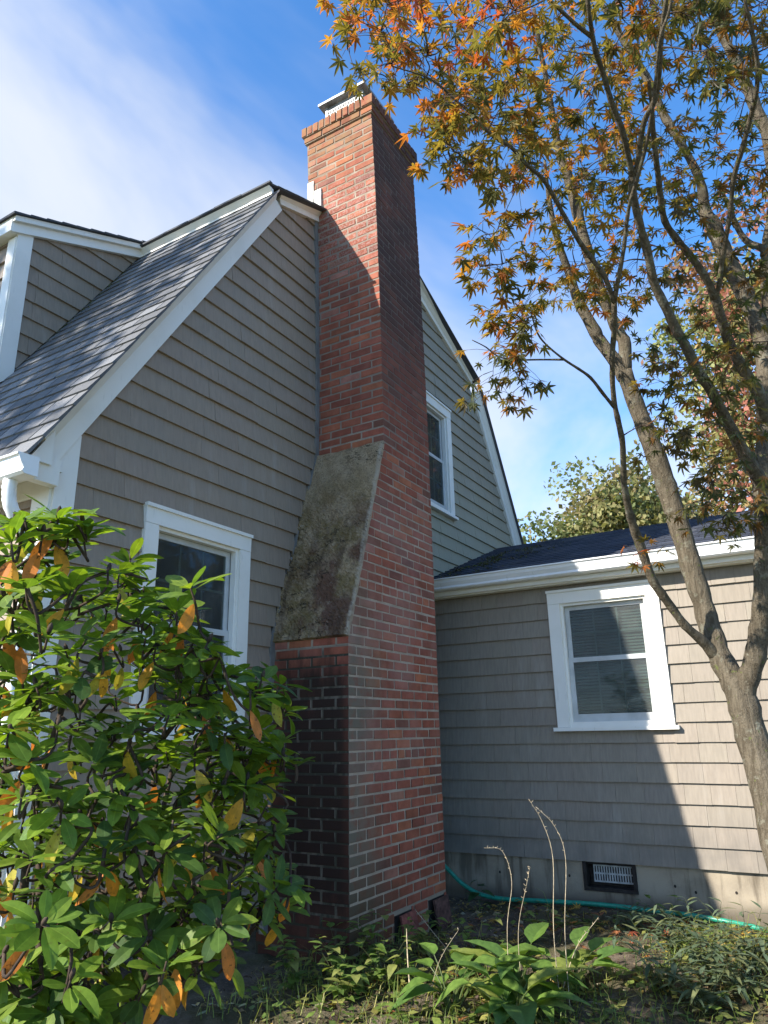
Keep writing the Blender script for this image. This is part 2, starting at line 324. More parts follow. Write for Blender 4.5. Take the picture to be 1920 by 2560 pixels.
def obj(name, V, F, m, parent=None, tint=None, smooth=False, kind=None, label=None, cat=None, group=None, fm=None):
    """V in scene coordinates; the origin goes to the foot of the piece"""
    V = np.asarray(V, dtype=float); lo, hi = V.min(0), V.max(0); org = Vector(((lo[0] + hi[0]) / 2, (lo[1] + hi[1]) / 2, lo[2]))
    me = mesh_from(name, V - np.array(org), F, tint, smooth, m if isinstance(m, list) else [m], fm)
    o = bpy.data.objects.new(name, me); COL.objects.link(o)
    if parent is not None: o.parent = parent; o.location = org - worldloc(parent)
    else: o.location = org
    for k, v in (('kind', kind), ('label', label), ('category', cat), ('group', group)):
        if v: o[k] = v
    return o
class MB:
    def __init__(s): s.V = []; s.F = []; s.T = []
    def add(s, V, F, tint=None):
        n = len(s.V); s.V.extend([tuple(v) for v in V]); s.F.extend([tuple(i + n for i in f) for f in F])
        if tint is not None: s.T.extend([tint] * len(V)) if not isinstance(tint, list) else s.T.extend(tint)
    def box(s, a, b, tint=None):
        (x0, y0, z0), (x1, y1, z1) = a, b
        x0, x1 = min(x0, x1), max(x0, x1); y0, y1 = min(y0, y1), max(y0, y1); z0, z1 = min(z0, z1), max(z0, z1)
        s.add([(x0, y0, z0), (x1, y0, z0), (x1, y1, z0), (x0, y1, z0), (x0, y0, z1), (x1, y0, z1), (x1, y1, z1), (x0, y1, z1)], BOXF, tint)
    def tube(s, pts, rad, n=6, tint=None, cap=True):
        V, F = tube(pts, rad, n, cap); s.add(V, F, tint)
    def prism(s, poly, vec, tint=None):
        """planar polygon (3D points) extruded by vec"""
        n = len(poly); v = np.array(vec); P = np.array(poly, float)
        V = list(P) + list(P + v)
        F = [tuple(range(n))[::-1], tuple(range(n, 2 * n))] + [(i, (i + 1) % n, n + (i + 1) % n, n + i) for i in range(n)]
        nrm = np.zeros(3)
        for i in range(n): nrm += np.cross(P[i] - P[0], P[(i + 1) % n] - P[0])
        if nrm @ v < 0: F = [tuple(f[::-1]) for f in F]
        s.add(V, F, tint)
    def build(s, name, m, parent=None, **k):
        return obj(name, s.V, s.F, m, parent, tint=(np.array(s.T) if s.T else None), **k)
BOXF = [(0, 3, 2, 1), (4, 5, 6, 7), (0, 1, 5, 4), (1, 2, 6, 5), (2, 3, 7, 6), (3, 0, 4, 7)]
def smooth_path(P, sub=3):
    P = np.array(P, float); n = len(P)
    if n < 3: return P
    E = np.vstack([2 * P[0] - P[1], P, 2 * P[-1] - P[-2]]); out = []
    for i in range(1, n):
        p0, p1, p2, p3 = E[i - 1], E[i], E[i + 1], E[i + 2]
        for t in np.linspace(0, 1, sub, endpoint=False):
            out.append(0.5 * ((2 * p1) + (-p0 + p2) * t + (2 * p0 - 5 * p1 + 4 * p2 - p3) * t * t + (-p0 + 3 * p1 - 3 * p2 + p3) * t ** 3))
    out.append(P[-1]); return np.array(out)
def tube(pts, rad, n=6, cap=True, rough=0.0):
    P = np.array(pts, float); m = len(P); rad = np.full(m, rad) if np.isscalar(rad) else np.array(rad, float)
    T = np.gradient(P, axis=0); T /= np.linalg.norm(T, axis=1)[:, None] + 1e-12
    a = np.cross(T[0], (0.3, 0.9, 0.2)); a /= np.linalg.norm(a); V = []
    for i in range(m):
        a = a - T[i] * (a @ T[i]); a /= np.linalg.norm(a) + 1e-12; b = np.cross(T[i], a)
        for k in range(n):
            th = 2 * math.pi * k / n; r = rad[i] * (1 + (rough * (nrs.random() - 0.5) if rough else 0))
            V.append(P[i] + (a * math.cos(th) + b * math.sin(th)) * r)
    F = [(i * n + k, i * n + (k + 1) % n, (i + 1) * n + (k + 1) % n, (i + 1) * n + k) for i in range(m - 1) for k in range(n)]
    if cap: F.append(tuple(range(n))[::-1]); F.append(tuple((m - 1) * n + k for k in range(n)))
    return V, F
def clip_poly(poly, halfplanes):
    """2D convex clip: keep a*u+b*v<=c"""
    for (a, b, c) in halfplanes:
        out = []; n = len(poly)
        for i in range(n):
            p, q = poly[i], poly[(i + 1) % n]; dp = a * p[0] + b * p[1] - c; dq = a * q[0] + b * q[1] - c
            if dp <= 0: out.append(p)
            if dp * dq < 0:
                t = dp / (dp - dq); out.append((p[0] + (q[0] - p[0]) * t, p[1] + (q[1] - p[1]) * t))
        poly = out
        if len(poly) < 3: return []
    return poly
def halfplane(p, q, inside):
    a, b = q[1] - p[1], p[0] - q[0]; c = a * p[0] + b * p[1]
    if a * inside[0] + b * inside[1] > c: a, b, c = -a, -b, -c
    return (a, b, c)
def seen_area(V):
    """how large a piece shows from the photographer's place (for choosing which repeats stay single pieces)"""
    V = np.asarray(V, float); d = V @ W_
    if d.min() < 0.2: return 0.0
    px = 960 + FPX * (V @ R_) / d; py = 1280 - FPX * (V @ U_) / d
    cx, cy = px.mean(), py.mean()
    if not (-20 < cx < 1940 and -20 < cy < 2580): return 0.0
    cov = np.cov(np.stack([px, py])); return float(math.sqrt(max(np.linalg.det(cov), 0)) + 1e-3)
class Pieces:
    """many alike pieces on one parent: the 300 that show largest become objects, the others one joined piece"""
    def __init__(s, name, rest, m, parent, limit=298): s.name, s.rest, s.m, s.parent, s.limit, s.P = name, rest, m, parent, limit, []; s.cache = {}
    def add(s, V, F, tint, bonus=1.0): s.P.append((seen_area(V) * bonus, None, np.asarray(V, float), F, tint, None, 0))
    def add_shared(s, key, V, F, tint, mx, mi=0, bonus=1.0):
        W = (np.hstack([np.asarray(V, float), np.ones((len(V), 1))]) @ np.array(mx).T)[:, :3]
        s.P.append((seen_area(W) * bonus, key, np.asarray(V, float), F, tint, mx, mi))
    def finish(s, smooth=False):
        s.P.sort(key=lambda p: -p[0]); mats = s.m if isinstance(s.m, list) else [s.m]; rest = MB(); fm = []; pl = worldloc(s.parent)
        for i, (a, key, V, F, tint, mx, mi) in enumerate(s.P):
            if i < s.limit and a > 0:
                if key is None: obj(s.name, V, F, mats[mi], s.parent, tint=np.array(tint), smooth=smooth)
                else:
                    if key not in s.cache: s.cache[key] = mesh_from(s.name, V, F, np.array(tint), smooth, [mats[mi]])
                    o = bpy.data.objects.new(s.name, s.cache[key]); COL.objects.link(o); o.parent = s.parent
                    o.matrix_basis = Matrix.Translation(-pl) @ Matrix(mx)
            else:
                W = V if mx is None else (np.hstack([V, np.ones((len(V), 1))]) @ np.array(mx).T)[:, :3]
                t = np.array(tint, float); t = np.tile(t, (len(V), 1)) if t.ndim == 1 else t
                rest.add(W, F, [tuple(v) for v in t]); fm += [mi] * len(F)
        if rest.V: obj(s.rest, rest.V, rest.F, mats, s.parent, tint=np.array(rest.T), smooth=smooth, kind='stuff', fm=fm)
def frame_matrix(loc, xdir, up, scale=1.0):
    """local +Y along xdir, +Z near up"""
    y = Vector(xdir).normalized(); z = Vector(up); z = z - y * z.dot(y)
    if z.length < 1e-4: z = Vector((1, 0, 0)) - y * y.x
    z.normalize(); x = y.cross(z)
    sc = scale if isinstance(scale, (tuple, list)) else (scale,) * 3
    return Matrix(((x.x * sc[0], y.x * sc[1], z.x * sc[2], loc[0]), (x.y * sc[0], y.y * sc[1], z.y * sc[2], loc[1]), (x.z * sc[0], y.z * sc[1], z.z * sc[2], loc[2]), (0, 0, 0, 1)))
def jit(a): return rng.uniform(-a, a)
def tvar(c, v=0.1, h=0.0):
    k = 1 + jit(v); return tuple(max(0, ci * k * (1 + jit(h))) for ci in c)

# ---------------------------------------------------------------- traced branch lines (x, y, z, radius) and growth points
BR = {"trunk":[[3.696,0.221,-1.227,0.084],[3.903,0.265,-0.833,0.08],[4.055,0.308,-0.524,0.075],[4.129,0.325,-0.268,0.076],[4.184,0.359,-0.047,0.077],[4.182,0.372,0.118,0.075],[4.194,0.403,0.229,0.066],[4.212,0.449,0.352,0.059],[4.224,0.477,0.496,0.058],[4.223,0.494,0.644,0.053],[4.215,0.517,0.793,0.058],[4.201,0.541,0.989,0.056],[4.176,0.58,1.259,0.057],[4.145,0.606,1.441,0.055],[4.102,0.641,1.628,0.052],[4.061,0.677,1.816,0.047],[4.021,0.71,2.008,0.045]],"l1a":[[4.034,0.705,1.96,0.044],[3.994,0.743,2.071,0.039],[3.952,0.811,2.21,0.037],[3.92,0.826,2.261,0.036],[3.848,0.887,2.456,0.031],[3.802,0.909,2.61,0.025],[3.714,0.929,2.76,0.02],[3.651,0.936,2.891,0.017],[3.575,0.93,3.065,0.013],[3.501,0.91,3.231,0.008]],"l1b":[[4.026,0.713,1.997,0.044],[4.014,0.684,2.182,0.037],[4.0,0.709,2.263,0.035],[3.935,0.754,2.457,0.033],[3.895,0.778,2.605,0.032],[3.803,0.801,2.817,0.032],[3.745,0.817,3.053,0.033],[3.651,0.828,3.238,0.029],[3.63,0.849,3.333,0.026],[3.543,0.843,3.499,0.019],[3.439,0.83,3.673,0.016],[3.315,0.822,3.854,0.014],[3.194,0.802,4.024,0.011]],"b2":[[4.199,0.466,0.356,0.034],[4.127,0.509,0.427,0.027],[4.029,0.57,0.503,0.022],[3.96,0.612,0.59,0.022],[3.892,0.644,0.661,0.023],[3.833,0.671,0.732,0.022],[3.733,0.69,0.893,0.023],[3.661,0.696,0.967,0.022],[3.584,0.696,1.052,0.018],[3.472,0.68,1.148,0.015],[3.381,0.652,1.242,0.014],[3.317,0.634,1.303,0.014],[3.245,0.627,1.377,0.013],[3.182,0.622,1.447,0.012],[3.094,0.601,1.522,0.012],[3.017,0.574,1.594,0.012],[2.971,0.553,1.644,0.012],[2.904,0.527,1.687,0.012],[2.825,0.501,1.75,0.012]],"b2a":[[2.825,0.501,1.75,0.011],[2.718,0.444,1.817,0.01],[2.659,0.407,1.877,0.009],[2.574,0.365,1.95,0.008],[2.521,0.338,1.975,0.008],[2.462,0.292,2.024,0.008],[2.392,0.241,2.081,0.007],[2.319,0.204,2.122,0.007],[2.213,0.156,2.194,0.006],[2.123,0.118,2.256,0.006],[2.083,0.08,2.294,0.005],[2.042,0.051,2.332,0.005]],"b2b":[[2.828,0.502,1.744,0.011],[2.729,0.511,1.82,0.011],[2.668,0.535,1.866,0.01],[2.581,0.562,1.911,0.01],[2.457,0.584,1.965,0.009],[2.379,0.593,1.993,0.009],[2.289,0.61,2.031,0.008],[2.209,0.642,2.048,0.007],[2.123,0.668,2.071,0.007],[2.053,0.7,2.073,0.006],[1.992,0.722,2.081,0.006],[1.914,0.747,2.103,0.005],[1.857,0.772,2.116,0.004],[1.793,0.799,2.135,0.004],[1.736,0.831,2.143,0.003],[1.646,0.905,2.144,0.002]],"side":[[3.2,0.627,1.429,0.008],[3.108,0.652,1.471,0.008],[3.021,0.68,1.521,0.007],[2.945,0.712,1.542,0.006],[2.875,0.752,1.567,0.005],[2.776,0.792,1.599,0.004],[2.706,0.809,1.629,0.004],[2.613,0.8,1.665,0.003]],"side2":[[2.875,0.752,1.567,0.005],[2.823,0.846,1.571,0.004],[2.763,0.953,1.575,0.004],[2.711,1.007,1.589,0.003],[2.663,1.032,1.613,0.003],[2.6,1.07,1.63,0.002]],"rl":[[4.182,0.372,0.118,0.052],[4.161,0.33,0.224,0.052],[4.127,0.278,0.334,0.052],[4.087,0.237,0.46,0.049],[4.053,0.2,0.589,0.046],[3.999,0.158,0.793,0.046],[3.928,0.122,0.978,0.047],[3.925,0.095,1.182,0.049],[3.959,0.056,1.402,0.041],[4.027,0.018,1.645,0.042],[4.08,-0.012,1.898,0.045],[4.103,-0.015,2.08,0.047],[4.105,0.013,2.29,0.047],[4.099,0.061,2.496,0.047],[4.06,0.091,2.651,0.044],[4.024,0.115,2.794,0.042],[4.018,0.145,2.887,0.036],[3.979,0.136,3.024,0.027],[3.939,0.156,3.156,0.023],[3.83,0.223,3.36,0.022],[3.793,0.262,3.474,0.024],[3.711,0.297,3.63,0.024],[3.657,0.333,3.752,0.021],[3.612,0.373,3.861,0.02],[3.561,0.412,3.971,0.019],[3.459,0.469,4.12,0.015]],"r1":[[3.885,0.099,1.14,0.037],[3.82,0.115,1.18,0.033],[3.778,0.13,1.212,0.032],[3.705,0.152,1.271,0.031],[3.602,0.178,1.347,0.028],[3.493,0.207,1.43,0.025],[3.399,0.227,1.494,0.024],[3.303,0.258,1.555,0.023],[3.187,0.288,1.65,0.021],[3.113,0.308,1.699,0.021],[3.03,0.324,1.761,0.02],[2.93,0.347,1.845,0.019],[2.829,0.341,1.928,0.018],[2.727,0.343,2.001,0.016],[2.612,0.338,2.07,0.016],[2.555,0.323,2.111,0.016]],"r1a":[[2.561,0.325,2.104,0.013],[2.487,0.319,2.145,0.012],[2.393,0.315,2.192,0.012],[2.333,0.321,2.226,0.011],[2.282,0.325,2.248,0.011],[2.202,0.327,2.299,0.01],[2.115,0.33,2.325,0.01],[2.066,0.325,2.342,0.009],[1.991,0.314,2.355,0.008],[1.943,0.305,2.397,0.008]],"r1aa":[[2.079,0.324,2.344,0.008],[2.003,0.357,2.339,0.007],[1.928,0.388,2.344,0.006],[1.854,0.417,2.347,0.006]],"r1b":[[2.555,0.323,2.111,0.013],[2.53,0.295,2.13,0.012],[2.47,0.268,2.172,0.011],[2.409,0.233,2.214,0.011],[2.364,0.187,2.237,0.011],[2.317,0.161,2.259,0.01],[2.241,0.137,2.281,0.009],[2.157,0.107,2.334,0.008],[2.079,0.071,2.379,0.007]],"r2":[[3.978,0.045,1.496,0.03],[3.827,0.043,1.604,0.029],[3.75,0.071,1.657,0.028],[3.661,0.1,1.729,0.025],[3.565,0.127,1.809,0.024],[3.479,0.134,1.866,0.022],[3.377,0.141,1.945,0.021]],"r2a":[[3.38,0.142,1.941,0.019],[3.285,0.166,2.021,0.018],[3.188,0.208,2.094,0.017],[3.101,0.248,2.147,0.016],[3.017,0.274,2.193,0.015],[2.925,0.267,2.25,0.014],[2.843,0.256,2.29,0.013],[2.754,0.245,2.337,0.012],[2.665,0.232,2.379,0.011],[2.586,0.216,2.422,0.009],[2.481,0.202,2.461,0.007]],"r2b":[[3.382,0.143,1.937,0.013],[3.335,0.117,1.98,0.011],[3.243,0.074,2.074,0.011],[3.116,0.018,2.176,0.011],[2.996,-0.026,2.272,0.011],[2.904,-0.074,2.323,0.011],[2.826,-0.119,2.385,0.011],[2.735,-0.158,2.427,0.01],[2.649,-0.177,2.49,0.009],[2.536,-0.174,2.549,0.008],[2.442,-0.166,2.612,0.006]],"s2":[[4.062,-0.016,1.937,0.029],[4.146,-0.069,2.212,0.027],[4.137,-0.092,2.432,0.026],[4.123,-0.138,2.644,0.026],[4.092,-0.209,2.865,0.03],[3.979,-0.24,3.181,0.033],[3.929,-0.214,3.322,0.033],[3.878,-0.192,3.459,0.031],[3.806,-0.157,3.613,0.028],[3.766,-0.13,3.727,0.026],[3.722,-0.103,3.841,0.022],[3.664,-0.092,3.966,0.017]],"s2b":[[4.124,-0.107,2.55,0.021],[4.109,-0.104,2.593,0.02],[4.108,-0.036,2.671,0.017],[4.089,0.001,2.79,0.016],[4.046,0.026,2.938,0.012],[4.017,0.059,3.06,0.008]]}
